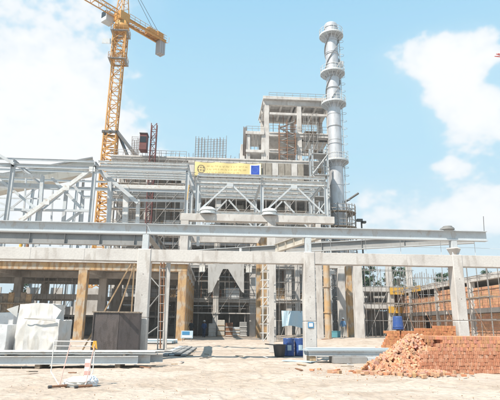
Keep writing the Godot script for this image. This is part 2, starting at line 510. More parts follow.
# ------------------------------------------------------------ front concrete frame and girders
const FX := [-11.2, -3.3, 4.46, 11.75, 19.4]
func front_frame():
	var t := thing("concrete_portal_frame", "bare pale concrete portal frame of tall columns and a long beam across the yard", "concrete frame", Vector3(4, 0, -23.3))
	for i in FX.size():
		var x: float = FX[i]
		var hw := .31 if i < 2 else (.27 if i == 2 else .25)
		bx(t, "column", x - hw - .006, x + hw + .006, -.3, 1.7 + .1 * (i % 2), 22.994, 23.606, M.concrete_light, .03)
		bx(t, "column", x - hw, x + hw, 1.706 + .1 * (i % 2), 4.93, 23.0, 23.6, M.concrete_light, .03)
		for k in 4: bx(t, "tie_hole", x - .014, x + .014, .9 + k * .95, .928 + k * .95, 22.99, 23.01, M.rebar, 0)
		# short stub that carries the girder
		bx(t, "stub", x - .15, x + .15, 4.93, 5.66, 23.15, 23.45, M.concrete_light if i == 0 else M.steel_grey, .02)
		if i == 3:
			var mb := MB.new()
			mb.lathe(Vector3(x, 4.93, -23.3), [Vector2(0, .0), Vector2(.2, .0), Vector2(.36, .3), Vector2(.36, .36), Vector2(0, .36)], 4)
			part(t, "bearing_block", mb, M.concrete_light)
		if i < FX.size() - 1:
			var x2: float = FX[i + 1]
			var hw2 := .31 if i + 1 < 2 else (.27 if i + 1 == 2 else .25)
			for k in 3:
				var e0 := lerpf(x + hw, x2 - hw2, k / 3.0)
				var e1 := lerpf(x + hw, x2 - hw2, (k + 1) / 3.0)
				bx(t, "beam", e0 + (.002 if k else 0.0), e1, 4.36 + .006 * (k % 2), 4.91 - .004 * (k % 2), 23.03 + .005 * ((k + i) % 3), 23.55, M.concrete_light, .007)
		if i > 0 and i < 4:
			tube(t, "starter_bar", Vector3(x + .1, 4.93, -23.3), Vector3(x + .13, 5.4, -23.32), .012, M.rebar)
	var nt := thing("notice", "small blue and white notice fixed to the middle concrete column", "sign", Vector3(4.46, 1.45, -22.99))
	bx(nt, "board", 4.33, 4.59, 1.42, 1.68, 22.965, 22.998, M.blue_paint, .004)
	bx(nt, "print_area", 4.37, 4.55, 1.47, 1.63, 22.958, 22.964, M.white_paint, 0.0)
func girder(label: String, a: Vector3, b: Vector3, h: float, w: float, mat, matw, stiff: int):
	var t := thing("steel_girder", label, "girder", (a + b) * .5 - Vector3(0, h * .5, 0), "steel girders laid on the concrete frame")
	for s in [1.0, -1.0]:
		var mb := MB.new()
		mb.bar(a, b, w, .03, Vector3(0, s * (h - .03) * .5, 0))
		part(t, "flange", mb, mat)
	var mw := MB.new()
	mw.bar(a, b, .016, h - .06)
	part(t, "web", mw, matw)
	var f := MB.frame(a, b)
	for i in stiff:
		var p := a.lerp(b, (i + .5) / stiff)
		for s in [-1.0, 1.0]:
			put(t, "stiffener", shared_box(Vector3(w * .42, h - .062, .012), 0), Transform3D(f.basis, p + f.basis.x * s * (w * .22 + .006)), matw)
func girders():
	girder("long grey girder spanning from the left column stub to the free end with a rod", Vector3(-3.28, 5.91, -23.3), Vector3(13.5, 5.91, -23.3), .5, .32, M.steel_grey, M.steel_grey, 0)
	girder("grey girder butting against the long one above the leftmost bay", Vector3(-14.5, 5.91, -23.3), Vector3(-3.32, 5.91, -23.3), .5, .32, M.steel_grey, M.steel_grey, 0)
	girder("deep dull grey girder lying behind the leftmost bay's girder", Vector3(-15, 6.08, -27.6), Vector3(-3.6, 6.08, -27.6), .62, .3, M.steel_web, M.steel_web, 6)
	girder("rear girder slanting forward to meet the long front girder at its free end", Vector3(-2.9, 6.02, -33), Vector3(13.3, 5.95, -24.1), .5, .3, M.steel_grey, M.steel_web, 8)
	girder("cross girder running back from the left column stub", Vector3(-3.3, 5.91, -23.6), Vector3(-3.3, 6.0, -32.8), .5, .3, M.steel_web, M.steel_web, 4)
	girder("cream sunlit cross girder running back beside the middle column", Vector3(5.1, 5.91, -23.6), Vector3(3.6, 6.0, -29.2), .5, .26, M.cream_sheet, M.cream_sheet, 5)
	# columns in the yard behind that carry the far ends of the girders
	var t := thing("girder_support", "rough concrete posts carrying the rear ends of the girders", "concrete posts", Vector3(4, 0, -31))
	for q in [[-3.1, 33.0], [3.4, 29.5]]:
		var x: float = q[0]
		bx(t, "post", x - .14, x + .14, 0, 5.75, q[1] - .1, q[1] + .1, M.concrete_light, .01)
	bx(t, "post", -12.1, -11.9, 0, 5.77, 27.5, 27.7, M.concrete_light, .01)
	# plates and a rod on the free end
	var c := thing("plate_stack", "stack of round grey plates resting on the long girder's top flange", "steel plates", Vector3(11.5, 6.16, -23.3))
	var r := [.3, .36, .33, .26, .22]
	for i in 5:
		var mb := MB.new()
		mb.tube(Vector3(11.5 + .01 * i, 6.161 + .045 * i, -23.3), Vector3(11.5 + .01 * i, 6.204 + .045 * i, -23.3), r[i], 14)
		part(c, "plate", mb, M.steel_web)
	var rod := MB.new()
	rod.tube(Vector3(13.42, 6.16, -23.3), Vector3(13.47, 6.95, -23.3), .014, 6)
	rod.bar(Vector3(13.3, 6.17, -23.3), Vector3(13.55, 6.17, -23.3), .12, .02)
	solo("rod", rod, M.steel_dark, "thin upright rod on the free end of the long girder", "rod", Vector3(13.45, 6.16, -23.3))
	# a rope rail along the beam, on thin posts
	var rr := thing("rope_rail", "thin rope rail on slim posts along the top of the concrete beam", "railing", Vector3(10, 4.92, -23.4))
	for i in 8:
		var x := 5.6 + i * 1.75
		if i == 3 or i == 4: x += .3
		tube(rr, "rail_post", Vector3(x, 4.91, -23.4), Vector3(x, 5.65, -23.4), .012, M.steel_pale)
	for i in 7: tube(rr, "rope", Vector3(5.6 + i * 1.75, 5.35 - .04 * (i % 2), -23.4), Vector3(5.6 + (i + 1) * 1.75, 5.35 - .04 * ((i + 1) % 2), -23.4), .008, M.steel_pale)
	# small tins and offcuts left on top of the beam
	var names := [["paint_tin", "small ochre tin standing on the concrete beam"], ["paint_tin", "small rusty tin standing on the concrete beam"], ["paint_tin", "small pale tin standing on the concrete beam"]]
	var px := [-9.0, -8.7, 1.2]
	for i in 3:
		var mb := MB.new()
		mb.tube(Vector3(px[i], 4.912, -23.2), Vector3(px[i], 5.06, -23.2), .07, 10)
		solo("paint_tin", mb, [M.yellow_paint, M.rusty, M.steel_pale][i], names[i][1], "tin", Vector3(px[i], 4.91, -23.2))

# ------------------------------------------------------------ hall on the left and passage
func halls():
	var t := thing("concrete_hall_frame", "open concrete hall frame with ochre stained front columns and a roof slab", "building", Vector3(-14, 0.1, -50))
	var xs := [-28.5, -20.0, -11.5, -2.85]
	for j in 3:
		var d := 44.0 + 8.0 * j
		for i in 4:
			var x: float = xs[i]
			var m = M.concrete_ochre if (i >= 2 and j == 0) or i == 3 else M.concrete_light
			bx(t, "column", x - .38, x + .38, 0, 6.08, d, d + .75, m, .03)
			if i == 3 and j < 2: bx(t, "column", x - .36, x + .36, 0, 6.08, d + 4, d + 4.7, M.concrete_ochre, .03)
		bx(t, "beam", -34, -2.45, 6.08, 6.72, d, d + .6, M.concrete_ochre if j == 0 else M.concrete_light, .02)
	for i in 4:
		for j in 2:
			var x: float = xs[i]
			bx(t, "cross_beam", x - .25, x + .25, 6.1, 6.71, 44.6 + 8 * j, 52.0 + 8 * j, M.concrete_light, .02)
	bx(t, "roof_slab", -34, -2.3, 6.72, 6.95, 43.8, 61.5, M.concrete_light, .02)
	# lower edge beams and floors inside
	bx(t, "mid_beam", -34, -11.88, 3.9, 4.45, 52.1, 52.6, M.concrete_light, .02)
	bx(t, "mid_beam", -11.12, -3.3, 4.3, 4.7, 60.1, 60.5, M.concrete_light, .02)
	bx(t, "floor_slab", -34, -3.3, 2.3, 2.55, 60.9, 66, M.concrete_light, .02)
	for i in 20:
		bx(t, "back_panel", -34 + i * 1.5, -32.53 + i * 1.5, 0, [3.6, 4.2, 5.9, 3.4, 5.9][i % 5], 64.0 + .03 * (i % 2), 64.2, M.concrete_light, .01)
	# brown boards standing at the far left
	var w := thing("board_wall", "row of brown upright boards under the hall's left end", "board wall", Vector3(-22, 0.2, -47))
	for i in 16:
		var x := -25.0 + i * .52
		bx(w, "board", x, x + .5, .1, 4.1 + .25 * sin(i * 2.3), 47.0 + .04 * (i % 3), 47.1 + .04 * (i % 3), [M.wood, M.formwork_wall, M.wood_grey][i % 3], .006)
	for y in [1.0, 3.2]: bx(w, "waler", -25.1, -16.7, y, y + .14, 46.85, 46.99, M.wood_grey, .005)
	# right hand columns of the passage, they carry the pinkish beam and the canopy
	var r := thing("passage_frame", "tall concrete columns beside the passage carrying a pale beam with white cowls", "building", Vector3(6, 0.2, -50))
	for x in [5.1, 13.0]:
		bx(r, "column", x - .38, x + .38, 0, 10.75 if x < 13 else 7.3, 44.0, 44.75, M.concrete_light if x < 13 else M.concrete_light, .03)
		for j in 2:
			bx(r, "column", x - .36, x + .36, 0, 10.75 if x < 13 else 7.3, 50.0 + 6 * j, 50.7 + 6 * j, M.concrete_ochre if x < 13 else M.concrete_light, .03)
	var ox := P(349.5, 300, 48).x
	bx(r, "column", ox - .28, ox + .28, .3, 7.3, 47.8, 48.35, M.concrete_ochre, .02)
	for d in [44.0, 50.0, 56.0]:
		bx(r, "beam", -3.2, 11.0, 10.75, 11.4, d + .01, d + .7, M.concrete_light, .02)
		bx(r, "column", 9.2, 9.7, 0, 10.75, d + .05, d + .6, M.concrete_light, .02)
		bx(r, "beam", 9.71, 13.8, 7.3, 7.8, d + .05, d + .6, M.concrete_light, .02)
	bx(r, "column", -3.21, -2.49, 6.95, 10.75, 44.02, 44.7, M.concrete_light, .03)
	for x in [-2.85, 5.1, 9.45]: bx(r, "cross_beam", x - .2, x + .2, 10.8, 11.38, 44.72, 56.0, M.concrete_light, .02)
	for i in 2:
		var p := P([208.0, 268.5][i], 216, 45)
		p.y = 11.4; p.z = -44.4
		var c := thing("vent_cowl", ["white domed vent cowl on the pale beam, beside the canopy's left post", "white domed vent cowl on the pale beam, beside the canopy's middle post"][i], "vent cowl", p, "domed vent cowls on the beam")
		var mb := MB.new()
		mb.lathe(p, [Vector2(.68, 0), Vector2(.69, .3), Vector2(.66, .34)], 20)
		part(c, "drum", mb, M.white_paint)
		mb = MB.new()
		mb.lathe(p + Vector3(0, .34, 0), [Vector2(.74, 0), Vector2(.74, .06), Vector2(.66, .22), Vector2(.45, .34), Vector2(.2, .40), Vector2(0, .41)], 20)
		part(c, "dome", mb, M.steel_pale)
		mb = MB.new()
		mb.ring(p + Vector3(0, .0, 0), .7, .86, .06, 20)
		part(c, "base_ring", mb, M.steel_grey)

# ------------------------------------------------------------ steel canopies
func canopies():
	var t := thing("steel_canopy_frame", "light grey steel canopy frame with big diagonal braces standing on the left hall", "steel frame", Vector3(-12, 6.95, -46))
	var D := 44.3
	var s = M.steel_grey
	var pl = M.steel_pale
	var seg := func(called: String, x0, y0, x1, y1, w: float, m, d := 44.3):
		bar(t, called, P(x0, y0, d), P(x1, y1, d), w, w, m)
	var top := P(95, 164, D).y
	var xa := P(10, 190, D).x
	var xb := P(93, 190, D).x
	var xc := P(187, 190, D).x
	for x in [xa - 8.4, xa, xb, xc]:
		for d in [D, D + 7.5]:
			var h := top if x < xc else P(187, 169, D).y
			ib(t, "post", Vector3(x, 6.95, -d), Vector3(x, h - .18, -d), .34, .3, s)
		var yy := top
		ib(t, "rafter", Vector3(x, yy, -D + .2), Vector3(x, yy, -D - 8.0), .36, .22, s)
	# front and rear top chords
	for d in [D, D + 7.5]:
		ib(t, "top_chord", Vector3(xa - 8.5, top - .37, -d), Vector3(xc, top - .37, -d), .34, .22, s)
	seg.call("rail", 0, 175, 42, 176.5, .34, pl, 44.9)
	seg.call("rail", -4, 184.5, 60, 187.5, .42, s, 45.6)
	seg.call("rail", 0, 209.5, 92, 211, .2, s, 45.0)
	seg.call("brace", 20, 221, 93, 168, .34, pl, 44.5)
	seg.call("brace", 15, 164, 42, 182, .14, s, 46.0)
	seg.call("brace", 42, 210, 66, 190, .14, s, 46.2)
	seg.call("rail", 0, 198, 60, 199, .12, s, 46.5)
	seg.call("post", 26, 176, 22, 246, .14, s, 47.5)
	seg.call("post", 53, 187, 50, 246, .14, s, 47.8)
	seg.call("brace", -4, 220, 38, 187, .14, s, 47.0)
	seg.call("brace", -10, 172, 40, 212, .24, s, 45.2)
	seg.call("brace", 52, 178, 84, 211, .26, s, 45.3)
	seg.call("brace", -6, 152, 14, 164, .24, s, 44.0)
	seg.call("brace", -8, 200, 30, 214, .16, s, 45.4)
	seg.call("post", 42.5, 176, 37.5, 246, .3, s, 44.9)
	seg.call("post", 66.5, 189, 61, 246, .3, s, 45.6)
	seg.call("post", 83, 198, 80, 246, .24, s, 46.4)
	seg.call("brace", 82, 211, 66, 222, .2, s, 45.5)
	seg.call("rail", 74, 186, 84, 197, .22, s, 45.8)
	seg.call("rail", 84, 197, 93, 197, .2, s, 45.8)
	# gusset plates where the big brace crosses
	for q in [[46, 202], [66, 187.5], [92, 169]]:
		var p := P(q[0], q[1], 44.2)
		bx(t, "gusset", p.x - .28, p.x + .28, p.y - .24, p.y + .24, 44.2, 44.26, pl, 0)
	# flat roof of purlins on the right half
	for i in 7:
		ib(t, "purlin", Vector3(xb + .2, top + .28, -D - .1 - i * .85), Vector3(xc, top + .28, -D - .1 - i * .85), .2, .12, pl)
	for i in 3:
		ib(t, "purlin", Vector3(xa - 8.4, top + .28, -D - .1 - i * 3.4), Vector3(xb - .2, top + .28, -D - .1 - i * 3.4), .2, .12, s)
	# rails and lower posts of the right half
	seg.call("rail", 118, 186.5, 187, 188, .36, pl, 46.5)
	seg.call("rail", 110, 200, 186, 201, .22, s, 47.5)
	seg.call("brace", 96, 167, 138, 203, .34, s, 46.0)
	seg.call("post", 126.5, 187, 124, 246, .5, pl, 46.5)
	seg.call("post", 138, 200, 137, 246, .34, pl, 46.5)
	seg.call("post", 110, 182, 107.5, 246, .34, s, 45.8)
	seg.call("brace", 188, 170, 198, 200, .34, s, 45.5)
	seg.call("post", 199, 190, 198, 246, .3, s, 47.5)
	seg.call("cable", 189, 185, 187, 200, .06, M.yellow_paint, 44.0)
	# right canopy with its louvre-like purlins and V braces
	var c := thing("louvred_canopy_frame", "pale steel canopy of stacked purlins over V braces above the passage", "steel frame", Vector3(4.5, 11.4, -46))
	var th := P(262, 179, D).y
	var x1 := P(197, 200, D).x
	var x2 := P(262, 200, D).x
	var x3 := P(326, 200, D).x
	for x in [x1, x2, x3]:
		for d in [D, D + 7.6]:
			ib(c, "post", Vector3(x, 11.38, -d), Vector3(x, th - .15, -d), .3, .26, s)
		ib(c, "rafter", Vector3(x, th, -D + .2), Vector3(x, th, -D - 8.6), .3, .2, s)
	ib(c, "top_chord", Vector3(x1 - .1, th - .36, -D), Vector3(x3 + .1, th - .36, -D), .4, .24, pl)
	for i in 6:
		ib(c, "purlin", Vector3(x1, th + .27, -D - .1 - i * 1.62), Vector3(x3, th + .27, -D - .1 - i * 1.62), .3, .22, pl)
	ib(c, "bottom_chord", Vector3(x1, 11.56, -D + .05), Vector3(x3, 11.56, -D + .05), .22, .2, pl)
	var xs := [x1, x2, x3]
	for i in 2:
		var a: float = xs[i]
		var b: float = xs[i + 1]
		var m := (a + b) * .5
		bar(c, "brace", Vector3(a + .2, 11.72, -D), Vector3(m - .1, th - .6, -D), .15, .15, s)
		bar(c, "brace", Vector3(m + .1, th - .6, -D), Vector3(b - .2, 11.72, -D), .15, .15, s)
		bar(c, "brace", Vector3(a + .2, 11.72, -D - 7.6), Vector3(m - .1, th - .2, -D - 7.6), .16, .16, s)
		bar(c, "brace", Vector3(m + .1, th - .2, -D - 7.6), Vector3(b - .2, 11.72, -D - 7.6), .16, .16, s)
		bx(c, "gusset", m - .3, m + .3, th - .88, th - .57, D - .14, D - .08, s, 0)
	# cream inclined gallery seen between the braces
	var g := thing("inclined_gallery", "cream sheet clad inclined gallery rising behind the left canopy", "conveyor gallery", Vector3(-22, 0, -62))
	var ga := P(-22, 190, 60)
	var gb := P(92, 168, 66)
	var mb := MB.new()
	mb.bar(ga, gb, 3.0, 1.9)
	part(g, "cladding", mb, M.cream_sheet)
	mb = MB.new()
	mb.bar(ga, gb, 3.3, .2, Vector3(0, 1.06, 0))
	part(g, "roof_sheet", mb, M.grey_sheet)
	for k in 3:
		var p := ga.lerp(gb, .1 + .4 * k)
		for e in [-1.3, 1.3]:
			ib(g, "trestle_leg", Vector3(p.x, 0, p.z + e * 1.4), Vector3(p.x, p.y - 1.0, p.z + e), .3, .3, s)
		bar(g, "trestle_tie", Vector3(p.x, p.y * .5, p.z - 1.5), Vector3(p.x, p.y * .5, p.z + 1.5), .16, .16, s)

# ------------------------------------------------------------ boiler house, tower, chimney
func lattice_mast(th: Node3D, called: String, c: Vector3, w: float, h: float, chord: float, lace: float, mat, bays := 2):
	# one section of a square lattice mast
	var mb := MB.new()
	var k := [Vector3(-w, 0, -w) * .5, Vector3(w, 0, -w) * .5, Vector3(w, 0, w) * .5, Vector3(-w, 0, w) * .5]
	var up := Vector3(0, h, 0)
	for i in 4:
		var a: Vector3 = c + k[i]
		var b: Vector3 = c + k[(i + 1) % 4]
		mb.bar(a, a + up, chord, chord)
		for j in bays:
			var y0 := Vector3(0, h * j / bays, 0)
			var y1 := Vector3(0, h * (j + 1) / bays, 0)
			mb.bar(a + y0, b + y0, lace, lace)
			if (j + i) % 2: mb.bar(a + y0, b + y1, lace, lace)
			else: mb.bar(b + y0, a + y1, lace, lace)
	return part(th, called, mb, mat)
func boiler_house():
	var t := thing("boiler_house", "big unfinished concrete boiler house with floor slabs, dark bays and a ribbed wall", "building", Vector3(0, 0.1, -66))
	var xs := [-13.6, -9.0, -4.4, 0.2, 4.8, 9.4, 13.15]
	var tops := [4.75, 9.0, 13.4, 18.0, 23.1]
	for j in 3:
		var d := 62.4 + j * 5.5
		for i in xs.size():
			var y := 0.0
			for k in tops.size():
				bx(t, "column", xs[i] - .38, xs[i] + .38, y, tops[k] - .5, d, d + .75, M.concrete_light, .02)
				y = tops[k]
	for k in tops.size():
		var y: float = tops[k]
		bx(t, "floor_slab", -14.1, 13.65, y - .22, y, 62.0, 74.5, M.concrete_light, .02)
		for j in 3: bx(t, "floor_beam", -14.0, 13.6, y - .5, y - .222, 62.1 + j * 5.5, 62.7 + j * 5.5, M.concrete_light, .02)
	# rear wall panels
	for k in 5:
		var y0: float = 0.0 if k == 0 else tops[k - 1]
		for i in 6:
			if k == 1 and i == 4: continue
			if k > 1 and (i + k * 2) % 5 == 3: continue
			bx(t, "wall_panel", xs[i] + .4, xs[i + 1] - .4, y0 + .01, tops[k] - .52, 73.6, 73.85, M.concrete_light, .01)
	# ribbed wall on the top storey, right of and behind the banner
	for i in 18:
		var x := -3.9 + i * .86
		bx(t, "wall_rib_panel", x, x + .80, 18.02, 22.58, 61.98 + .03 * (i % 2), 62.2, [M.formwork_wall, M.concrete_light, M.formwork_wall][i % 3] if i > 9 else M.concrete_light, .01)
	# mid storeys behind the canopies
	for i in 8:
		var x := 0.7 + i * 1.48
		bx(t, "wall_panel", x, x + 1.42, 13.42, 16.4 + .6 * sin(i * 1.7), 63.3, 63.5, M.formwork_wall, .01)
	for i in 5:
		var x := -13.0 + i * 2.1
		if i != 2: bx(t, "parapet", x, x + 2.0, 13.42, 14.5, 62.05, 62.2, M.concrete_light, .01)
		bx(t, "parapet", x, x + 2.0, 18.02, 19.0 + .4 * (i % 2), 62.05, 62.2, M.concrete_light if i % 2 else M.concrete_light, .01)
	# openings and doors at the lower level left
	var pale := P(215.5, 310, 61.5).x
	bx(t, "pale_pier", pale - .33, pale + .33, 0, 6.9, 61.3, 61.9, M.concrete_light, .02)
	# grey cladding sheet with its peaked opening above the passage
	var a := P(208, 264, 59.7)
	var b := P(244, 264, 59.7)
	var sh := MB.new()
	var dd := Vector3(0, 0, -.12)
	var tl := a
	var tr := b
	var lb := P(208, 293, 59.7)
	var rb := P(244, 293, 59.7)
	var pk := P(223, 269, 59.7)
	var pk2 := P(228, 269, 59.7)
	var ol := P(212, 292, 59.7)
	var orr := P(242, 292, 59.7)
	for q in [[tl, lb, ol, pk], [tl, pk, pk2, tr], [pk2, orr, rb, tr]]:
		sh.quad(q[0], q[1], q[2], q[3], Vector3(0, 0, 1)); sh.quad(q[0] + dd, q[1] + dd, q[2] + dd, q[3] + dd, Vector3(0, 0, -1))
	for q in [[tl, tr, Vector3.UP], [pk, ol, Vector3.RIGHT], [pk2, orr, Vector3.LEFT], [pk, pk2, Vector3.DOWN], [tl, lb, Vector3.LEFT], [tr, rb, Vector3.RIGHT]]:
		sh.quad(q[0], q[1], q[1] + dd, q[0] + dd, q[2])
	part(t, "cladding_sheet", sh, M.hopper_sheet)
	for x in [tl.x + .2, (tl.x + tr.x) * .5, tr.x - .2]: bar(t, "sheet_hanger", Vector3(x, tl.y - .1, -59.85), Vector3(x, 8.95, -62.1), .08, .08, M.steel_grey)
	for i in 2: bx(t, "white_panel", [P(199, 266, 61.7).x, P(246, 266, 61.7).x][i], [P(205, 266, 61.7).x, P(252, 266, 61.7).x][i], 7.9, 8.75, 61.7, 61.8, M.white_paint, .01)
	railing(t, Vector3(-3.8, 4.76, -61.9), Vector3(5.6, 4.76, -61.9), 9, M.scaffold)
	railing(t, Vector3(-3.8, 3.0, -61.7), Vector3(5.6, 3.0, -61.7), 9, M.scaffold, .9)
	bx(t, "walkway", -4.0, 5.8, 2.85, 3.0, 61.2, 61.95, M.concrete_light, .01)
	for i in 6: tube(t, "walkway_post", Vector3(-3.8 + i * 1.9, 0.1, -61.4), Vector3(-3.8 + i * 1.9, 2.85, -61.4), .06, M.scaffold)
	railing(t, Vector3(-14, 23.1, -62.15), Vector3(-4.2, 23.1, -62.15), 12, M.scaffold, .8)
	# bars and timber along the roof edge
	for i in 44:
		var x := -13.8 + i * .62 + rng.randf_range(-.1, .1)
		tube(t, "starter_bar", Vector3(x, 23.09, -62.4 - rng.randf() * .6), Vector3(x + rng.randf_range(-.08, .08), 23.4 + rng.randf() * .7, -62.5), .03, M.rebar)
	# shoring props under the slabs and things stored on the floors
	for k in range(1, 5):
		var f0: float = tops[k - 1]
		var f1: float = tops[k] - .5
		for i in 26:
			var x := -13.2 + i * 1.05 + rng.randf_range(-.2, .2)
			if k == 4 and x > -4.2: continue
			var d := 62.9 + rng.randf() * 3.0
			tube(t, "shoring_prop", Vector3(x, f0, -d), Vector3(x, f1, -d), .05, [M.scaffold, M.rusty][i % 2])
		for i in 9:
			var x := -12.6 + i * 3.1 + rng.randf_range(-.6, .6)
			if k == 4 and x > -4.6: continue
			var w := rng.randf_range(.4, 1.0)
			bx(t, "stored_crate", x - w, x + w, f0, f0 + rng.randf_range(.5, 1.5), 63.6, 64.6, [M.wood, M.steel_grey, M.rusty, M.grey_sheet, M.wood_grey][rng.randi() % 5], .02)
		if k < 4: railing(t, Vector3(-14, f0, -62.1), Vector3(13.6, f0, -62.1), 20, M.scaffold)
	for k in 3:
		var y: float = [11.7, 16.2, 20.8][k]
		tube(t, "pipe_run", Vector3(-13.8, y, -63.4), Vector3([13.4, 13.4, -4.4][k], y, -63.4), .22, M.chimney_metal, 12)
	for k in 4: bx(t, "duct", -1.2 + k * 3.9, .3 + k * 3.9, 9.02, 12.86, 64.2, 65.7, M.grey_sheet, .03)
	scaffold_bay("facade_scaffold", "rusty tube scaffold covering the boiler house front below the left canopy roof", -13.4, -3.0, 9.0, 22.4, 60.9, 9, 8, M.scaffold, .035)
	scaffold_bay("facade_scaffold", "rusty tube scaffold covering the boiler house front behind the louvred canopy", -1.4, 11.6, 9.0, 17.6, 60.9, 10, 5, M.scaffold, .035)
	# cladding banner
	var b0 := P(195, 161, 61.8)
	var b1 := P(261, 178, 61.8)
	var y1 := 22.42
	var y0 := 20.4
	var bn := thing("banner", "long pale yellow banner with a round emblem and a blue square on the ribbed wall", "banner", Vector3((b0.x + b1.x) * .5, y0, -61.8))
	var W := 660
	var H := 150
	var im := Image.create(W, H, false, Image.FORMAT_RGB8)
	im.fill(Color(.86, .79, .55))
	im.fill_rect(Rect2i(0, 0, W, 5), Color(.80, .76, .58)); im.fill_rect(Rect2i(0, H - 5, W, 5), Color(.80, .76, .58))
	var r2 := RandomNumberGenerator.new()
	r2.seed = 8
	for ln in 3:
		var x := 120
		while x < 530 - ln * 40:
			var w := r2.randi_range(12, 44)
			for k in w / 6:
				im.fill_rect(Rect2i(x + k * 6, 34 + ln * 34 + r2.randi_range(-3, 2), 4, 15 + r2.randi_range(-4, 4)), Color(.70, .62, .40))
			x += w + 9
	for y in H:
		for x in range(20, 110):
			var e := Vector2((x - 64) / 40.0, (y - 74) / 46.0).length()
			if e < 1.0 and (e > .78 or absf(sin(x * .13) * cos(y * .11)) > .55): im.set_pixel(x, y, Color(.52, .47, .36))
	im.fill_rect(Rect2i(548, 8, 108, H - 16), Color(.92, .93, .90)); im.fill_rect(Rect2i(560, 18, 84, H - 46), Color(.13, .28, .66))
	for k in 12:
		var q := Vector2(602, 68) + Vector2(cos(TAU * k / 12), sin(TAU * k / 12)) * 28.0
		im.fill_rect(Rect2i(int(q.x) - 3, int(q.y) - 3, 6, 6), Color(.36, .47, .66))
	var bm := StandardMaterial3D.new()
	bm.albedo_texture = ImageTexture.create_from_image(im); bm.roughness = .6
	var cl := SurfaceTool.new()
	cl.begin(Mesh.PRIMITIVE_TRIANGLES)
	cl.set_smooth_group(0)
	var nu := 40
	var nv := 8
	for iv in nv + 1:
		for iu in nu + 1:
			var u := float(iu) / nu
			var w := float(iv) / nv
			var sag := .10 * absf(sin(u * PI * 3.0)) * (1.0 - w) - .06 * absf(sin(u * PI * 3.0)) * w
			cl.set_uv(Vector2(u, w))
			cl.add_vertex(Vector3((u - .5) * (b1.x - b0.x), (.5 - w) * (y1 - y0) - sag, .05 * sin(u * 19.0 + w * 2.0) + .03 * sin(u * 47.0 - w * 5.0)))
	for iv in nv:
		for iu in nu:
			var k := iv * (nu + 1) + iu
			for q in [k, k + 1, k + nu + 1, k + 1, k + nu + 2, k + nu + 1]: cl.add_index(q)
	cl.generate_normals()
	put(bn, "cloth", cl.commit(), Transform3D(Basis(), Vector3((b0.x + b1.x) * .5, (y0 + y1) * .5, -61.78)), bm)
	for y in [y0, y1]: tube(bn, "hem_pole", Vector3(b0.x, y, -61.88), Vector3(b1.x, y, -61.88), .035, M.scaffold)
	for i in 4: tube(bn, "tie", Vector3(lerpf(b0.x, b1.x, i / 3.0), y1, -61.88), Vector3(lerpf(b0.x, b1.x, i / 3.0), 22.7, -62.1), .02, M.rope)
	# reinforcement cages on the roof
	for q in [[195, 226, 26.6, "tall reinforcement cage rising from the roof behind the banner"], [131, 138, 26.0, "narrow reinforcement cage on the roof beside the red hoist"]]:
		var x0 := P(q[0], 155, 63).x
		var x1 := P(q[1], 155, 63).x
		var rc := thing("rebar_cage", q[3], "rebar cage", Vector3((x0 + x1) * .5, 23.1, -63), "reinforcement cages on the roof")
		var nn := maxi(4, int((x1 - x0) / .38))
		for i in nn:
			var x := lerpf(x0, x1, float(i) / (nn - 1))
			for d in [62.9, 63.5]:
				tube(rc, "bar", Vector3(x, 23.08, -d), Vector3(x + rng.randf_range(-.05, .05), float(q[2]) + rng.randf_range(-.5, .3), -d), .032, M.rebar)
		for k in 6:
			var y := 23.5 + k * .5
			for d in [62.86, 63.54]: tube(rc, "hoop", Vector3(x0, y, -d), Vector3(x1, y, -d), .026, M.rebar)
	# red builders' hoist
	var hx := P(151.5, 160, 61.2).x
	var h := thing("builders_hoist", "dark red lattice hoist mast with a cabin climbing the boiler house front", "hoist", Vector3(hx, .1, -61.0))
	for k in 10: lattice_mast(h, "mast_section", Vector3(hx + .1, .05 + k * 2.72, -61.2), .7, 2.72, .1, .06, M.hoist_red, 3)
	var cx := hx - 1.15
	bx(h, "cabin", cx - .45, cx + .5, 23.4, 25.6, 60.5, 61.9, M.hoist_red, .04)
	bx(h, "cabin_window", cx - .4, cx + .4, 24.4, 25.2, 60.47, 60.499, M.glass_dark, 0)
	bx(h, "cabin_roof", cx - .5, cx + .55, 25.6, 25.7, 60.4, 62.0, M.steel_dark, 0)
	for k in 4: bar(h, "wall_tie", Vector3(hx + .1, 3.6 + k * 4.9, -61.6), Vector3(hx + .1, 3.6 + k * 4.9, -62.1), .1, .1, M.hoist_red)
	# steel access tower beside the chimney
	var st := thing("steel_access_tower", "skeletal steel platform tower at the boiler house corner beside the chimney", "steel frame", Vector3(13.3, .3, -61))
	for x in [12.3, 14.3]:
		for d in [59.9, 61.6]: ib(st, "post", Vector3(x, .2, -d), Vector3(x, 24.6, -d), .22, .2, M.steel_grey)
	for k in 8:
		var y := 3.0 + k * 2.9
		bx(st, "platform", 12.2, 14.5, y, y + .14, 59.8, 61.8, M.steel_web, 0)
		railing(st, Vector3(12.2, y + .14, -59.85), Vector3(14.5, y + .14, -59.85), 4, M.scaffold)
		bar(st, "brace", Vector3(12.3 if k % 2 else 14.3, y - 2.7, -59.75), Vector3(14.3 if k % 2 else 12.3, y, -59.75), .1, .1, M.steel_pale)
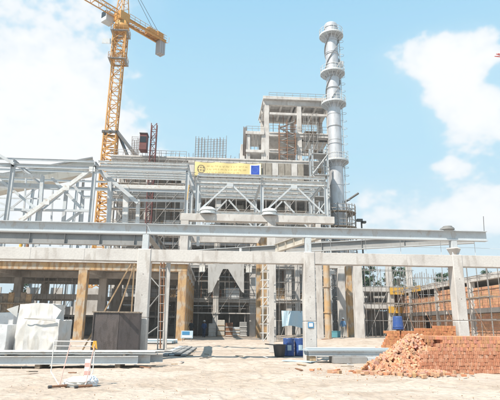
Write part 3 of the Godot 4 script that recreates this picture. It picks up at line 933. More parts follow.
func tower():
	var t := thing("concrete_stair_tower", "open concrete stair tower with a deep coffered roof on top of the boiler house", "building", Vector3(11, 23.1, -69))
	var xs := [7.0, 11.8, 16.3]
	var ds := [66.2, 72.5]
	for d in ds:
		for x in xs:
			bx(t, "column", x - .33, x + .33, 23.1 if x < 14 else .2, 33.1, d, d + .6, M.concrete_light, .02)
	bx(t, "roof_slab", 6.4, 16.75, 33.85, 34.15, 65.8, 73.8, M.concrete_light, .02)
	for d in [66.2, 69.4, 72.5]: bx(t, "roof_beam", 6.5, 16.7, 33.1, 33.848, d + .02, d + .55, M.concrete_light, .02)
	for i in 6: bx(t, "roof_joist", 7.4 + i * 1.75, 7.7 + i * 1.75, 33.3, 33.846, 66.8, 69.4, M.concrete_light, .01)
	for i in 6: bx(t, "roof_joist", 7.4 + i * 1.75, 7.7 + i * 1.75, 33.3, 33.846, 70.0, 72.5, M.concrete_light, .01)
	for x in xs: bx(t, "roof_beam", x - .28, x + .28, 33.12, 33.84, 66.82, 72.48, M.concrete_light, .02)
	bx(t, "roof_kerb", 6.4, 16.75, 34.15, 34.32, 65.8, 65.95, M.concrete_light, .01)
	# intermediate floors
	for q in [[28.1, 28.75, 7.35, 16.6], [25.6, 26.1, 7.35, 11.4]]:
		bx(t, "floor_slab", q[2], q[3], q[1] - .2, q[1], 66.0, 73.2, M.concrete_light, .02)
		bx(t, "floor_beam", q[2], q[3], q[0], q[1] - .202, 66.1, 66.6, M.concrete_light, .02)
	bx(t, "cross_beam", 7.35, 16.6, 30.3, 30.75, 72.6, 73.0, M.concrete_light, .02)
	bx(t, "cross_beam", 7.35, 16.6, 31.6, 31.95, 66.3, 66.6, M.concrete_light, .02)
	bx(t, "cross_beam", 12.2, 16.0, 25.4, 25.75, 66.3, 66.6, M.concrete_light, .02)
	railing(t, Vector3(7.4, 28.75, -66.1), Vector3(16.5, 28.75, -66.1), 8, M.scaffold)
	# dark truss under the right floor
	for k in 2: bar(t, "truss_chord", Vector3(12.2, [26.1, 27.9][k], -66.9), Vector3(16.4, [26.1, 27.9][k], -66.9), .22, .22, M.steel_dark)
	for k in 5:
		var x := 12.4 + k * .8
		bar(t, "truss_web", Vector3(x, 26.1, -66.9), Vector3(x + .75, 27.9, -66.9), .16, .16, M.steel_pale)
	for i in 12:
		var x := 7.6 + i * .72 + rng.randf_range(-.1, .1)
		tube(t, "shoring_prop", Vector3(x, 23.1, -67.6 - rng.randf() * 3.0), Vector3(x, 25.6, -68.5), .045, M.scaffold)
		if i % 2: tube(t, "shoring_prop", Vector3(x, 28.75, -69.0), Vector3(x, 33.1, -69.2), .045, M.rusty)
	railing(t, Vector3(7.3, 34.15, -65.95), Vector3(16.6, 34.15, -65.95), 9, M.scaffold, .8)
	for i in 5: bx(t, "stored_crate", 12.3 + i * .75, 12.8 + i * .75, 23.12, 23.7 + .3 * (i % 3), 66.9, 67.5, [M.wood, M.grey_sheet, M.rusty][i % 3], .02)
	scaffold_bay("tower_scaffold", "thin tube scaffold on the stair tower's bay next to the chimney", 12.4, 14.2, 23.1, 31.5, 65.0, 3, 6, M.scaffold, .035)
	# stair scaffold in front of the middle bay
	var s := thing("stair_scaffold", "brown scaffold stair climbing the middle bay of the stair tower", "scaffold", Vector3(10, 23.1, -65.6))
	for x in [8.7, 9.8, 11.0]:
		for d in [65.0, 65.9]: tube(s, "standard", Vector3(x, 23.05, -d), Vector3(x, 29.8 + (.5 if x > 9 else 0.0), -d), .05, M.rusty)
	for k in 6:
		var y := 23.9 + k * 1.05
		for d in [65.0, 65.9]: tube(s, "ledger", Vector3(8.6, y, -d), Vector3(11.1, y, -d), .045, M.rusty)
		bar(s, "stair_flight", Vector3(8.8 if k % 2 else 10.9, y, -65.4), Vector3(10.9 if k % 2 else 8.8, y + 1.0, -65.4), .5, .1, M.steel_web)
	# annex on the left
	var a := thing("stair_tower_annex", "small concrete annex with two storeys left of the stair tower", "building", Vector3(5.5, 23.1, -68))
	for x in [4.3, 6.5]:
		for d in [66.2, 70.5]: bx(a, "column", x - .28, x + .28, 23.1, 28.3, d, d + .5, M.concrete_light if x > 5 else M.concrete_light, .02)
	bx(a, "roof_slab", 3.9, 6.62, 28.3, 28.75, 66.0, 71.2, M.concrete_light, .02)
	bx(a, "floor_slab", 3.95, 6.62, 25.5, 25.9, 65.95, 71.2, M.concrete_light, .02)
	for k in 4: tube(a, "window_mullion", Vector3(4.7 + .5 * k, 25.9, -66.4), Vector3(4.7 + .5 * k, 28.3, -66.4), .05, M.scaffold)
	for k in 7: tube(a, "rebar", Vector3(3.55 + .07 * k, 25.0, -66.0 - .1 * (k % 3)), Vector3(3.6 + .08 * k, 29.5 - .1 * (k % 3), -66.2), .04, M.rebar)
	bx(a, "side_wall", 3.25, 3.9, 23.1, 26.8, 66.3, 69.0, M.concrete_light, .02)
	railing(a, Vector3(4.0, 28.75, -66.1), Vector3(6.6, 28.75, -66.1), 4, M.scaffold, .8)
func chimney():
	var c := Vector3(17.95, 0.3, -70)
	var t := thing("chimney_stack", "tall silver metal chimney with ring platforms and spiral strakes", "chimney", c)
	var R := 1.05
	var mb := MB.new()
	mb.lathe(Vector3(c.x, 0, c.z), [Vector2(1.5, .2), Vector2(1.5, 13.0), Vector2(1.22, 15.0), Vector2(1.10, 19.0), Vector2(R, 25.0), Vector2(R * .97, 47.9), Vector2(R * .97, 49.4)], 36)
	part(t, "shaft", mb, M.chimney_metal)
	mb = MB.new()
	mb.lathe(Vector3(c.x, 49.4, c.z), [Vector2(R * 1.03, -.5), Vector2(R * 1.04, 0), Vector2(R * .98, .22), Vector2(R * .7, .45), Vector2(.55, .5), Vector2(0, .5)], 32)
	part(t, "cap", mb, M.chimney_metal)
	for k in 13:
		mb = MB.new()
		mb.ring(Vector3(c.x, 20.6 + k * 2.15, c.z), R * .97, R + .018, .035, 32)
		part(t, "plate_seam", mb, M.steel_web)
	for y in [22.0, 28.6, 31.5, 38.0, 44.0]:
		mb = MB.new()
		mb.ring(Vector3(c.x, y, c.z), R * .98, R + .07, .1, 32)
		part(t, "flange_ring", mb, M.chimney_metal)
	for k in 3:
		mb = MB.new()
		var prev := Vector3.ZERO
		for i in 97:
			var y := 36.0 + 12.5 * i / 96.0
			var an := TAU * (k / 3.0 + (y - 36.0) / 11.0)
			var d := Vector3(cos(an), 0, -sin(an))
			var p0 := Vector3(c.x, y, c.z) + d * R * .95
			var p1 := Vector3(c.x, y, c.z) + d * (R + .16)
			if i > 0:
				var a0 := prev
				var an0 := TAU * (k / 3.0 + (y - 12.5 / 96.0 - 36.0) / 11.0)
				var d0 := Vector3(cos(an0), 0, -sin(an0))
				var q0 := Vector3(c.x, y - 12.5 / 96.0, c.z) + d0 * R * .95
				mb.quad(q0, a0, p1, p0, Vector3.UP)
				var dn := Vector3(0, -.05, 0)
				mb.quad(q0 + dn, a0 + dn, p1 + dn, p0 + dn, Vector3.DOWN)
				mb.quad(a0, p1, p1 + dn, a0 + dn, d)
			prev = p1
		part(t, "strake", mb, M.steel_web)
	for y in [25.8, 35.4, 40.7, 47.5]:
		mb = MB.new()
		mb.ring(Vector3(c.x, y - .12, c.z), R * .99, 1.95, .12, 32)
		var pf := part(t, "platform", mb, M.steel_grey)
		mb = MB.new()
		for i in 14:
			var d := Vector3(cos(TAU * i / 14), 0, sin(TAU * i / 14))
			mb.bar(Vector3(c.x, y - .14, c.z) + d * 1.9, Vector3(c.x, y - .8, c.z) + d * (R - .02), .08, .1)
		part(pf, "brackets", mb, M.steel_grey)
		mb = MB.new()
		for k in 2: mb.ring(Vector3(c.x, y + .5 + .5 * k, c.z), 1.88, 1.93, .05, 32)
		mb.ring(Vector3(c.x, y, c.z), 1.91, 1.94, .16, 32)
		for i in 16:
			var d := Vector3(cos(TAU * i / 16), 0, sin(TAU * i / 16))
			mb.tube(Vector3(c.x, y, c.z) + d * 1.9, Vector3(c.x, y + 1.05, c.z) + d * 1.9, .03, 5)
		part(pf, "guard_rail", mb, M.steel_pale)
	bx(t, "lamp_box", c.x + 1.2, c.x + 1.75, 42.0, 42.9, 69.6, 70.2, M.steel_grey, .02)
	# caged ladder on the right side
	mb = MB.new()
	for s in [-.22, .22]: mb.tube(Vector3(c.x + 1.25, 16, c.z + .35 + s), Vector3(c.x + 1.2, 47.5, c.z + .35 + s), .035, 5)
	for i in 100: mb.tube(Vector3(c.x + 1.25, 16.2 + i * .31, c.z + .13), Vector3(c.x + 1.25, 16.2 + i * .31, c.z + .57), .018, 4, -1.0, false)
	for i in 24: mb.ring(Vector3(c.x + 1.5, 17.2 + i * 1.27, c.z + .35), .36, .40, .05, 12)
	for i in 12: mb.bar(Vector3(c.x + .95, 17 + i * 2.6, c.z + .35), Vector3(c.x + 1.27, 17 + i * 2.6, c.z + .35), .05, .05)
	part(t, "ladder", mb, M.steel_grey)
	# duct that leaves the shaft above the working platform
	mb = MB.new()
	mb.tube(Vector3(c.x + .7, 19.2, c.z + .3), Vector3(c.x + 3.2, 20.9, c.z + .3), .16, 10)
	part(t, "drain_spout", mb, M.steel_dark)
	# round working scaffold at the foot of the slim shaft
	var s := thing("ring_scaffold", "round tube scaffold with plank decks wrapped round the chimney's lower part", "scaffold", c)
	for i in 14:
		var an := TAU * i / 14
		for rr in [1.75, 2.6]:
			var d = Vector3(cos(an), 0, sin(an)) * rr
			tube(s, "standard", Vector3(c.x, .2, c.z) + d, Vector3(c.x, 18.9 + (.4 if i % 3 == 0 else 0.0), c.z) + d, .055, M.scaffold)
	for k in 8:
		var y := 2.2 + k * 2.2
		if k > 4:
			mb = MB.new()
			mb.ring(Vector3(c.x, y, c.z), 1.6, 2.72, .09, 14)
			part(s, "deck", mb, M.wood_grey)
		for h in [.5, 1.05]:
			mb = MB.new()
			for i in 14:
				var d0 := Vector3(cos(TAU * i / 14), 0, sin(TAU * i / 14)) * 2.62
				var d1 := Vector3(cos(TAU * (i + 1) / 14), 0, sin(TAU * (i + 1) / 14)) * 2.62
				mb.tube(Vector3(c.x, y + h, c.z) + d0, Vector3(c.x, y + h, c.z) + d1, .05, 5)
			part(s, "ledger_ring", mb, M.scaffold)
		for i in 7:
			var d0 := Vector3(cos(TAU * i / 7), 0, sin(TAU * i / 7)) * 2.66
			var d1 := Vector3(cos(TAU * (i + .5) / 7), 0, sin(TAU * (i + .5) / 7)) * 2.66
			tube(s, "brace", Vector3(c.x, y - 1.1, c.z) + d0, Vector3(c.x, y + 1.0, c.z) + d1, .045, M.scaffold)
	# chimney and ring scaffold stand just before the stair tower's right hand corner
	for o in [t, s]:
		o.scale = Vector3.ONE * .907
		o.position = Vector3(16.32, .4, -63.5)
	var fl := P(362, 232, 68)
	var f := thing("floodlight", "dark floodlight on a pole behind the long girder", "floodlight", Vector3(fl.x, .4, -68))
	var ty := P(362, 221, 68).y
	tube(f, "pole", Vector3(fl.x, .3, -68), Vector3(fl.x, ty, -68), .12, M.steel_dark, 8)
	bx(f, "lamp_head", fl.x - .75, fl.x + .1, ty - .1, ty + .25, 67.6, 68.2, M.steel_dark, .03)
	bx(f, "lamp_head", fl.x + .1, fl.x + .6, ty - .35, ty - .05, 67.6, 68.2, M.steel_dark, .03)

# ------------------------------------------------------------ tower crane
func crane():
	var c := Vector3(-18.6, 0.1, -80)
	var t := thing("tower_crane", "tall orange lattice tower crane with a short counter jib and grey counterweight", "crane", c)
	var W := 1.7
	var n := 16
	for k in n: lattice_mast(t, "mast_section", Vector3(c.x + .028 * k, .2 + k * 3.3, c.z), W + (.35 if k < 10 else 0.0), 3.3, .2, .1 if k >= 10 else .15, M.crane_orange, 2 if k >= 10 else 3)
	bx(t, "foot_block", c.x - 2.2, c.x + 2.2, -.2, .9, 77.8, 82.2, M.concrete_light, .05)
	var top := .2 + n * 3.3
	var o := Vector3(c.x + .028 * n, top, c.z)
	# climbing frame, slewing ring and platforms
	lattice_mast(t, "climbing_frame", o + Vector3(0, -6.4, 0), W + .55, 6.0, .16, .1, M.crane_orange, 3)
	for y in [-6.2, -.6]:
		var mb := MB.new()
		for q in [[-1.55, -1.55, 3.1, .55], [-1.55, 1.0, 3.1, .55], [-1.55, -1.0, .5, 2.0], [1.05, -1.0, .5, 2.0]]:
			mb.box(Transform3D(Basis(), o + Vector3(q[0] + q[2] * .5, y, q[1] + q[3] * .5)), Vector3(q[2], .08, q[3]))
		part(t, "walkway", mb, M.steel_web)
		for s in [-1.0, 1.0]:
			railing(t, o + Vector3(-1.5, y + .04, s * 1.5), o + Vector3(1.5, y + .04, s * 1.5), 5, M.crane_orange)
			railing(t, o + Vector3(s * 1.5, y + .04, -1.5), o + Vector3(s * 1.5, y + .04, 1.5), 5, M.crane_orange)
	var mb := MB.new()
	mb.lathe(o, [Vector2(0, -.2), Vector2(1.2, -.2), Vector2(1.4, .3), Vector2(1.4, .9), Vector2(1.1, 1.0), Vector2(1.1, 1.8), Vector2(0, 1.8)], 20)
	part(t, "slewing_ring", mb, M.crane_orange)
	var jy := top + 2.6
	var tail := GP(163.5, 43, jy)
	var dir := Vector3(tail.x - o.x, 0, tail.z - o.z)
	var tl := dir.length()
	dir = dir.normalized()
	var side := Vector3(-dir.z, 0, dir.x)
	var fr := Basis(side, Vector3.UP, -dir)
	var O := Vector3(o.x, jy, o.z)
	put(t, "turntable_frame", shared_box(Vector3(2.0, 1.8, 2.2), .1), Transform3D(fr, O + Vector3(0, .1, 0)), M.crane_orange)
	put(t, "operator_cab", shared_box(Vector3(1.5, 2.1, 1.8), .08), Transform3D(fr, O - dir * 1.8 - side * 1.7 + Vector3(0, -.2, 0)), M.steel_grey)
	put(t, "cab_window", shared_box(Vector3(1.3, 1.1, .04), 0), Transform3D(fr, O - dir * 2.72 - side * 1.7 + Vector3(0, .2, 0)), M.glass_dark)
	var bp := P(107.5, 41, 79)
	put(t, "grey_board", shared_box(Vector3(1.9, 1.0, .08), 0), Transform3D(Basis(), bp), M.steel_grey)
	bar(t, "board_arm", bp + Vector3(.6, 0, -.05), Vector3(o.x - 1.2, bp.y, -79.3), .1, .1, M.crane_orange)
	# tower head
	mb = MB.new()
	var hp := O + Vector3(0, 9.5, 0)
	for s in [[-1, -1], [1, -1], [1, 1], [-1, 1]]:
		mb.bar(O + side * .85 * s[0] + dir * .85 * s[1] + Vector3(0, .8, 0), hp + side * .2 * s[0] + dir * .2 * s[1], .16, .16)
	for k in 7:
		var f0 := k / 7.0
		var f1 := (k + 1) / 7.0
		for q in [[[-1, -1], [1, -1]], [[1, -1], [1, 1]], [[1, 1], [-1, 1]], [[-1, 1], [-1, -1]]]:
			var w0 := lerpf(.85, .2, f0)
			var w1 := lerpf(.85, .2, f1)
			mb.bar(O + side * w0 * q[0][0] + dir * w0 * q[0][1] + Vector3(0, lerpf(.8, 9.5, f0), 0), O + side * w1 * q[1][0] + dir * w1 * q[1][1] + Vector3(0, lerpf(.8, 9.5, f1), 0), .08, .08)
	part(t, "tower_head", mb, M.crane_orange)
	# counter jib
	mb = MB.new()
	for s in [-.75, .75]:
		mb.ibeam(O + side * s + dir * .9, O + side * s + dir * tl, .5, .25, .06, .05)
	var nb := int(tl / 1.2)
	for k in nb:
		mb.bar(O - side * .75 + dir * (1.0 + k * 1.2), O + side * .75 + dir * (1.0 + k * 1.2), .1, .12)
		mb.bar(O - side * .75 + dir * (1.0 + k * 1.2), O + side * .75 + dir * (2.2 + k * 1.2), .08, .08)
	var cj := part(t, "counter_jib", mb, M.crane_orange)
	mb = MB.new()
	for s in [-.95, .95]:
		for h in [.6, 1.15]: mb.tube(O + side * s + dir * 1.0 + Vector3(0, h, 0), O + side * s + dir * tl + Vector3(0, h, 0), .04, 5)
		for k in nb + 1: mb.tube(O + side * s + dir * (1.0 + k * 1.2), O + side * s + dir * (1.0 + k * 1.2) + Vector3(0, 1.15, 0), .035, 5)
	part(cj, "guard_rail", mb, M.crane_orange)
	put(t, "winch", shared_box(Vector3(1.3, 1.1, 2.2), .1), Transform3D(fr, O + dir * (tl * .68) + Vector3(0, .75, 0)), M.crane_orange)
	put(t, "winch_housing", shared_box(Vector3(1.5, 1.3, 1.6), .1), Transform3D(fr, O + dir * (tl - 1.4) + Vector3(0, .8, 0)), M.crane_orange)
	for k in 3: put(t, "counterweight", shared_box(Vector3(1.35, 2.9, .42), .05), Transform3D(fr, O + dir * (tl - .25 - .46 * k) + Vector3(0, -1.5, 0)), M.counterweight)
	# tie bars
	for s in [-.5, .5]: tube(t, "tie_bar", hp + side * s * .3, O + dir * (tl - .8) + side * s + Vector3(0, .3, 0), .04, M.steel_dark)
	# main jib, a triangular lattice
	var L := 34.0
	var r := -dir
	for k in 10:
		mb = MB.new()
		var s0 := 1.0 + L * k / 10.0
		for q in [[-.7, 0.0], [.7, 0.0], [0.0, 1.35]]:
			mb.bar(O + side * q[0] + Vector3(0, q[1], 0) + r * s0, O + side * q[0] + Vector3(0, q[1], 0) + r * (s0 + L / 10.0), .15, .15)
		for j in 2:
			var e0 := s0 + L / 20.0 * j
			var e1 := e0 + L / 40.0
			var e2 := e0 + L / 20.0
			mb.bar(O - side * .7 + r * e0, O + side * .7 + r * e0, .08, .08)
			for s in [-.7, .7]:
				mb.bar(O + side * s + r * e0, O + Vector3(0, 1.35, 0) + r * e1, .07, .07)
				mb.bar(O + Vector3(0, 1.35, 0) + r * e1, O + side * s + r * e2, .07, .07)
		part(t, "jib_section", mb, M.crane_orange)
	tube(t, "tie_bar", hp, O + r * 22.0 + Vector3(0, 1.35, 0), .045, M.steel_dark)
	tube(t, "hoist_rope", O + r * 1.5 + Vector3(0, .4, 0), O + r * 34.0 + Vector3(0, .4, 0), .03, M.steel_dark)
	# collar and struts that tie the mast to the boiler house
	var cy := P(107, 134, 80).y
	for s in [-1.0, 1.0]:
		bar(t, "collar", Vector3(o.x - 1.5, cy, -80 + s * 1.1), Vector3(o.x + 1.3, cy, -80 + s * 1.1), .3, .4, M.steel_dark)
		bar(t, "collar", Vector3(o.x - .1 + s * 1.1, cy, -81.3), Vector3(o.x - .1 + s * 1.1, cy, -78.7), .3, .4, M.steel_dark)
	bar(t, "anchor_strut", Vector3(o.x + 1.1, cy, -78.9), Vector3(-10.5, 23.3, -66.5), .35, .4, M.steel_dark)
	bar(t, "anchor_strut", Vector3(o.x + 1.1, cy, -81.0), Vector3(-12.5, 23.3, -73.5), .35, .4, M.steel_dark)

func far_crane():
	var p := P(496.3, 55, 120)
	var c := Vector3(p.x + 38, .2, -124)
	var t := thing("far_tower_crane", "distant red tower crane of which only the jib tip is in sight", "crane", c)
	var n := int(p.y / 4.0)
	var hgt := p.y / n
	for k in n: lattice_mast(t, "mast_section", Vector3(c.x, k * hgt, c.z), 1.9, hgt, .24, .12, M.red_paint, 2)
	var o := Vector3(c.x, p.y, c.z)
	var d := (p - o).normalized()
	var s := d.cross(Vector3.UP)
	var l := o.distance_to(p)
	for k in 10:
		var mb := MB.new()
		var w0 := lerpf(1.3, .3, k / 10.0)
		var w1 := lerpf(1.3, .3, (k + 1) / 10.0)
		var a := o + d * l * k / 10.0
		var b := o + d * l * (k + 1) / 10.0
		for q in [-.7, .7]:
			mb.bar(a + s * q, b + s * q, .16, .16)
			mb.bar(a + s * q, b + Vector3(0, w1, 0), .09, .09)
		mb.bar(a + Vector3(0, w0, 0), b + Vector3(0, w1, 0), .16, .16)
		mb.bar(a - s * .7, b + s * .7, .09, .09)
		part(t, "jib_section", mb, M.red_paint)
	bar(t, "counter_jib", o, o - d * 12.0, 1.4, .5, M.red_paint)
	bar(t, "tower_head", o, o + Vector3(0, 7, 0), .8, .8, M.red_paint)
	tube(t, "tie_bar", o + Vector3(0, 7, 0), o + d * l * .7 + Vector3(0, .8, 0), .06, M.steel_dark)
	tube(t, "tie_bar", o + Vector3(0, 7, 0), o - d * 11.5, .06, M.steel_dark)
	bx(t, "counterweight", (o - d * 11).x - .9, (o - d * 11).x + .9, p.y - 2.6, p.y - .2, -(o - d * 11).z - .9, -(o - d * 11).z + .9, M.counterweight)

# ------------------------------------------------------------ right hand side
func scaffold_bay(called: String, label: String, x0: float, x1: float, y0: float, y1: float, d: float, nx: int, ny: int, mat, r := .03):
	var t := thing(called, label, "scaffold", Vector3((x0 + x1) * .5, y0, -d))
	for dd in [d, d + 1.0]:
		for i in nx + 1:
			var x := lerpf(x0, x1, float(i) / nx)
			tube(t, "standard", Vector3(x, y0 - .05, -dd), Vector3(x + rng.randf_range(-.05, .05), y1 + rng.randf_range(-.1, .5), -dd), r, mat)
		for k in ny:
			var y := lerpf(y0, y1, (k + 1.0) / ny) - .1
			tube(t, "ledger", Vector3(x0 - .2, y, -dd), Vector3(x1 + .2, y, -dd), r, mat)
	for i in nx:
		var xa := lerpf(x0, x1, float(i) / nx)
		var xb := lerpf(x0, x1, (i + 1.0) / nx)
		for k in range(i % 2, ny, 2):
			tube(t, "brace", Vector3(xa, lerpf(y0, y1, float(k) / ny), -d + .05), Vector3(xb, lerpf(y0, y1, (k + 1.0) / ny), -d + .05), r * .9, mat)
	for k in ny - 1:
		var y := lerpf(y0, y1, (k + 1.0) / ny)
		if k % 2: bx(t, "plank", x0, x1, y - .05, y, d + .1, d + .9, M.wood_grey, 0)
	return t
func right_side():
	# low concrete frame with ochre shuttering
	var t := thing("low_concrete_frame", "low two-storey concrete frame with ochre shuttering boards on its slab edges", "building", Vector3(19, .5, -54))
	var xl := P(362, 300, 53).x
	var xm := P(391.5, 300, 53).x
	var xr := P(412, 300, 53).x
	var h2 := P(380, 287.5, 53).y
	var h1 := P(380, 304.5, 53).y
	for x in [xl, xm, xr]:
		for d in [53.0, 60.0]:
			bx(t, "column", x - .3, x + .3, .3, h1 - .4, d + .05, d + .6, M.concrete_light, .02)
			bx(t, "column", x - .3, x + .3, h1, h2 - .4, d + .05, d + .6, M.concrete_light, .02)
	for q in [[h1, xl, xm + .5], [h2, xl, xm]]:
		bx(t, "slab", q[1] - .4, q[2], q[0] - .45, q[0], 53.0, 60.6, M.concrete_light, .02)
	bx(t, "slab", xm + .004, xr + .6, h2 - .44, h2 - .01, 53.1, 60.6, M.concrete_light, .02)
	bx(t, "shuttering_board", xm - .2, xr + .7, h2 - .75, h2 + .05, 52.85, 52.95, M.yellow_paint, .01)
	bx(t, "shuttering_board", xm - .4, xm + 1.2, h1 - .9, h1 - .2, 52.85, 52.95, M.yellow_paint, .01)
	for x in [xm, xr]:
		bx(t, "upper_column", x - .28, x + .28, h2, h2 + 3.6, 53.1, 53.6, M.concrete_light, .02)
	for i in 10: tube(t, "starter_bar", Vector3(xl + i * .55, h2, -53.4), Vector3(xl + i * .55 + .03, h2 + .8 + .3 * (i % 3), -53.4), .025, M.rebar)
	for i in 8: bx(t, "back_panel", xl + i * .8, xl + i * .8 + .77, h1, h2 - .45, 60.9, 61.0, M.concrete_light, 0)
	for i in 8: bx(t, "back_panel", xl + i * .8, xl + i * .8 + .77, .4, h1 - .45, 60.9, 61.0, M.concrete_light, 0)
	# brick infill building running away on the right
	var X := 20.6
	var b := thing("brick_infill_building", "concrete frame building with red brick infill running back on the right", "building", Vector3(X + 3, .5, -47))
	var ds := [33.0, 39.0, 45.2, 51.4, 57.6]
	var tp := 5.5
	var mid := 2.95
	for d in ds: bx(b, "column", X, X + .45, 0, tp - .45, d - .22, d + .22, M.concrete_light, .02)
	for i in 4:
		bx(b, "top_beam", X + .02, X + .42, tp - .45, tp, ds[i] - (.2 if i == 0 else .0), ds[i + 1] + (.2 if i == 3 else -.004), M.concrete_light, .01)
		bx(b, "mid_beam", X + .02, X + .42, mid - .35, mid, ds[i] + .221, ds[i + 1] - .221, M.concrete_light, .01)
	bx(b, "far_wall", X + 7, X + 7.3, 0, tp - .6, 33, 57.6, M.concrete_light, .01)
	bx(b, "roof_slab", X + .5, X + 7.3, tp - .25, tp - .02, 33, 57.7, M.concrete_light, .02)
	bx(b, "end_wall", X + .46, X + 6.9, 0, tp - .3, 57.3, 57.5, M.brick_panel, .01)
	var bm := shared_box(Vector3(.15, .185, .285), .006)
	for i in 4:
		for s in 2:
			var y0 := (mid if s == 1 else .35)
			var y1 := (tp - .47 if s == 1 else mid - .36)
			var rows := int((y1 - y0) / .2)
			if s == 1: rows -= [2, 1, 3, 1][i]
			var xf := []
			var cols := []
			for r in rows:
				var d: float = ds[i] + .38 + .15 * (r % 2)
				while d < ds[i + 1] - .38:
					var door: bool = s == 0 and ((i == 2 and d > ds[i] + 1.6 and d < ds[i] + 3.4) or (i == 3 and d < ds[i] + 2.4))
					if not door:
						xf.append(Transform3D(Basis(), Vector3(X + .2 + rng.randf_range(-.006, .006), y0 + .1 + r * .2, -d) - b.position))
						var k := rng.randf_range(.8, 1.15)
						cols.append(Color(.50 * k, .25 * k + rng.randf() * .04, .16 * k))
					d += .3
			multi(b, "brick_infill", bm, xf, cols, M.tinted)
			bx(b, "mortar", X + .14, X + .26, y0, y0 + rows * .2, ds[i] + .24, ds[i + 1] - .24, M.concrete_light, 0) if not (s == 0 and i >= 2) else null
	var ws := thing("wall_scaffold", "light tube scaffold standing along the red brick infill wall", "scaffold", Vector3(X - .7, .5, -46))
	for i in 17:
		var d := 34.0 + i * 1.45
		for x in [X - .35, X - 1.15]: tube(ws, "standard", Vector3(x, .3, -d), Vector3(x + rng.randf_range(-.04, .04), 6.0 + rng.randf() * .9, -d), .028, M.scaffold)
		for y in [2.0, 3.6, 5.2]: tube(ws, "transom", Vector3(X - 1.3, y, -d), Vector3(X - .05, y, -d), .025, M.scaffold)
		if i % 3 == 0 and i < 15: tube(ws, "brace", Vector3(X - 1.2, .4, -d), Vector3(X - 1.2, 5.2, -d - 4.2), .022, M.rusty)
	for y in [2.05, 3.65, 5.25]:
		for x in [X - .35, X - 1.15]: tube(ws, "ledger", Vector3(x, y, -33.5), Vector3(x, y, -57.6), .028, M.scaffold)
	for i in 5: bx(ws, "plank", X - 1.1, X - .42, 3.68, 3.73, 34.2 + i * 4.4, 38.3 + i * 4.4, M.wood, 0)
	for i in 4: bx(ws, "shuttering_board", X - .1, X - .03, 5.0, 5.55, 40.0 + i * 4.1, 42.2 + i * 4.1, [M.wood, M.concrete_light, M.yellow_paint, M.wood][i], 0)
	scaffold_bay("tube_scaffold", "grey tube scaffold inside the hall behind the ochre columns", P(150, 300, 57).x, P(176, 300, 57).x, .25, 5.8, 56.5, 4, 4, M.scaffold)
	scaffold_bay("tube_scaffold", "grey tube scaffold inside the hall behind the covered machine", P(35, 300, 50).x, P(72, 300, 50).x, .25, 5.6, 49.5, 4, 3, M.scaffold)
	scaffold_bay("tube_scaffold", "thin tube scaffold in front of the grey peaked cladding sheet", P(198, 300, 60).x, P(250, 300, 60).x, 3.0, 8.7, 60.4, 5, 3, M.scaffold, .022)
	scaffold_bay("tube_scaffold", "tube scaffold beyond the right hand column in front of the brick infill", P(466, 300, 41).x, P(497, 300, 41).x, .45, 4.6, 41.0, 4, 3, M.scaffold, .026)
	scaffold_bay("tube_scaffold", "tube scaffold standing along the low frame beside the right hand column", P(416, 300, 50).x, P(452, 300, 50).x, .5, 6.6, 50.0, 5, 4, M.scaffold)
	scaffold_bay("tube_scaffold", "dense tube scaffold in front of the low concrete frame's open bays", P(366, 300, 49).x, P(414, 300, 49).x, .5, 7.2, 49.0, 6, 4, M.scaffold)
	scaffold_bay("tube_scaffold", "dense grey tube scaffold behind the ochre pipe column", P(317, 300, 57).x, P(354, 300, 57).x, .5, 9.0, 57.0, 7, 6, M.scaffold, .035)
	scaffold_bay("tube_scaffold", "white narrow scaffold tower against the grey passage column", P(262.5, 300, 43).x, P(268.5, 300, 43).x, .25, 6.9, 42.2, 1, 9, M.steel_pale)
	scaffold_bay("tube_scaffold", "tall grey scaffold standing in the bay under the pale blue sheet", P(281, 300, 46).x, P(302, 300, 46).x, .25, 7.5, 47.0, 3, 4, M.scaffold, .028)
	# ochre pipe column beside the middle concrete column
	var p := P(327.3, 300, 43)
	var pc := thing("pipe_column", "ochre painted round pipe column behind the middle concrete column", "column", Vector3(p.x, .4, -43))
	var mb := MB.new()
	mb.tube(Vector3(p.x, .2, -43), Vector3(p.x, 7.2, -43), .29, 18)
	part(pc, "shaft", mb, M.concrete_ochre)
	for y in [.42, 2.6, 4.8, 6.9]:
		mb = MB.new()
		mb.ring(Vector3(p.x, y, -43), .285, .36, .1, 18)
		part(pc, "flange", mb, M.concrete_ochre)
	bx(pc, "base_plate", p.x - .5, p.x + .5, .3, .44, 42.5, 43.5, M.rusty, .01)
	# pale blue sheet hung in the bay
	var a := P(280, 311, 48)
	var e := P(304, 327, 48)
	var cu := MB.new()
	for i in 12:
		for j in 6:
			var g := func(u: float, w: float) -> Vector3: return Vector3(lerpf(a.x, e.x, u), lerpf(a.y, e.y + .12 * sin(u * 5.0), w), -46.95 + .08 * sin(u * 14.0 + w * 2.0) + .3 * w)
			cu.quad(g.call(i / 12.0, j / 6.0), g.call((i + 1) / 12.0, j / 6.0), g.call((i + 1) / 12.0, (j + 1) / 6.0), g.call(i / 12.0, (j + 1) / 6.0), Vector3(0, 0, 1))
	solo("hanging_sheet", cu, M.pale_blue, "pale bluish plastic sheet hung on the scaffold in the passage bay", "plastic sheet", Vector3((a.x + e.x) * .5, e.y, -47))

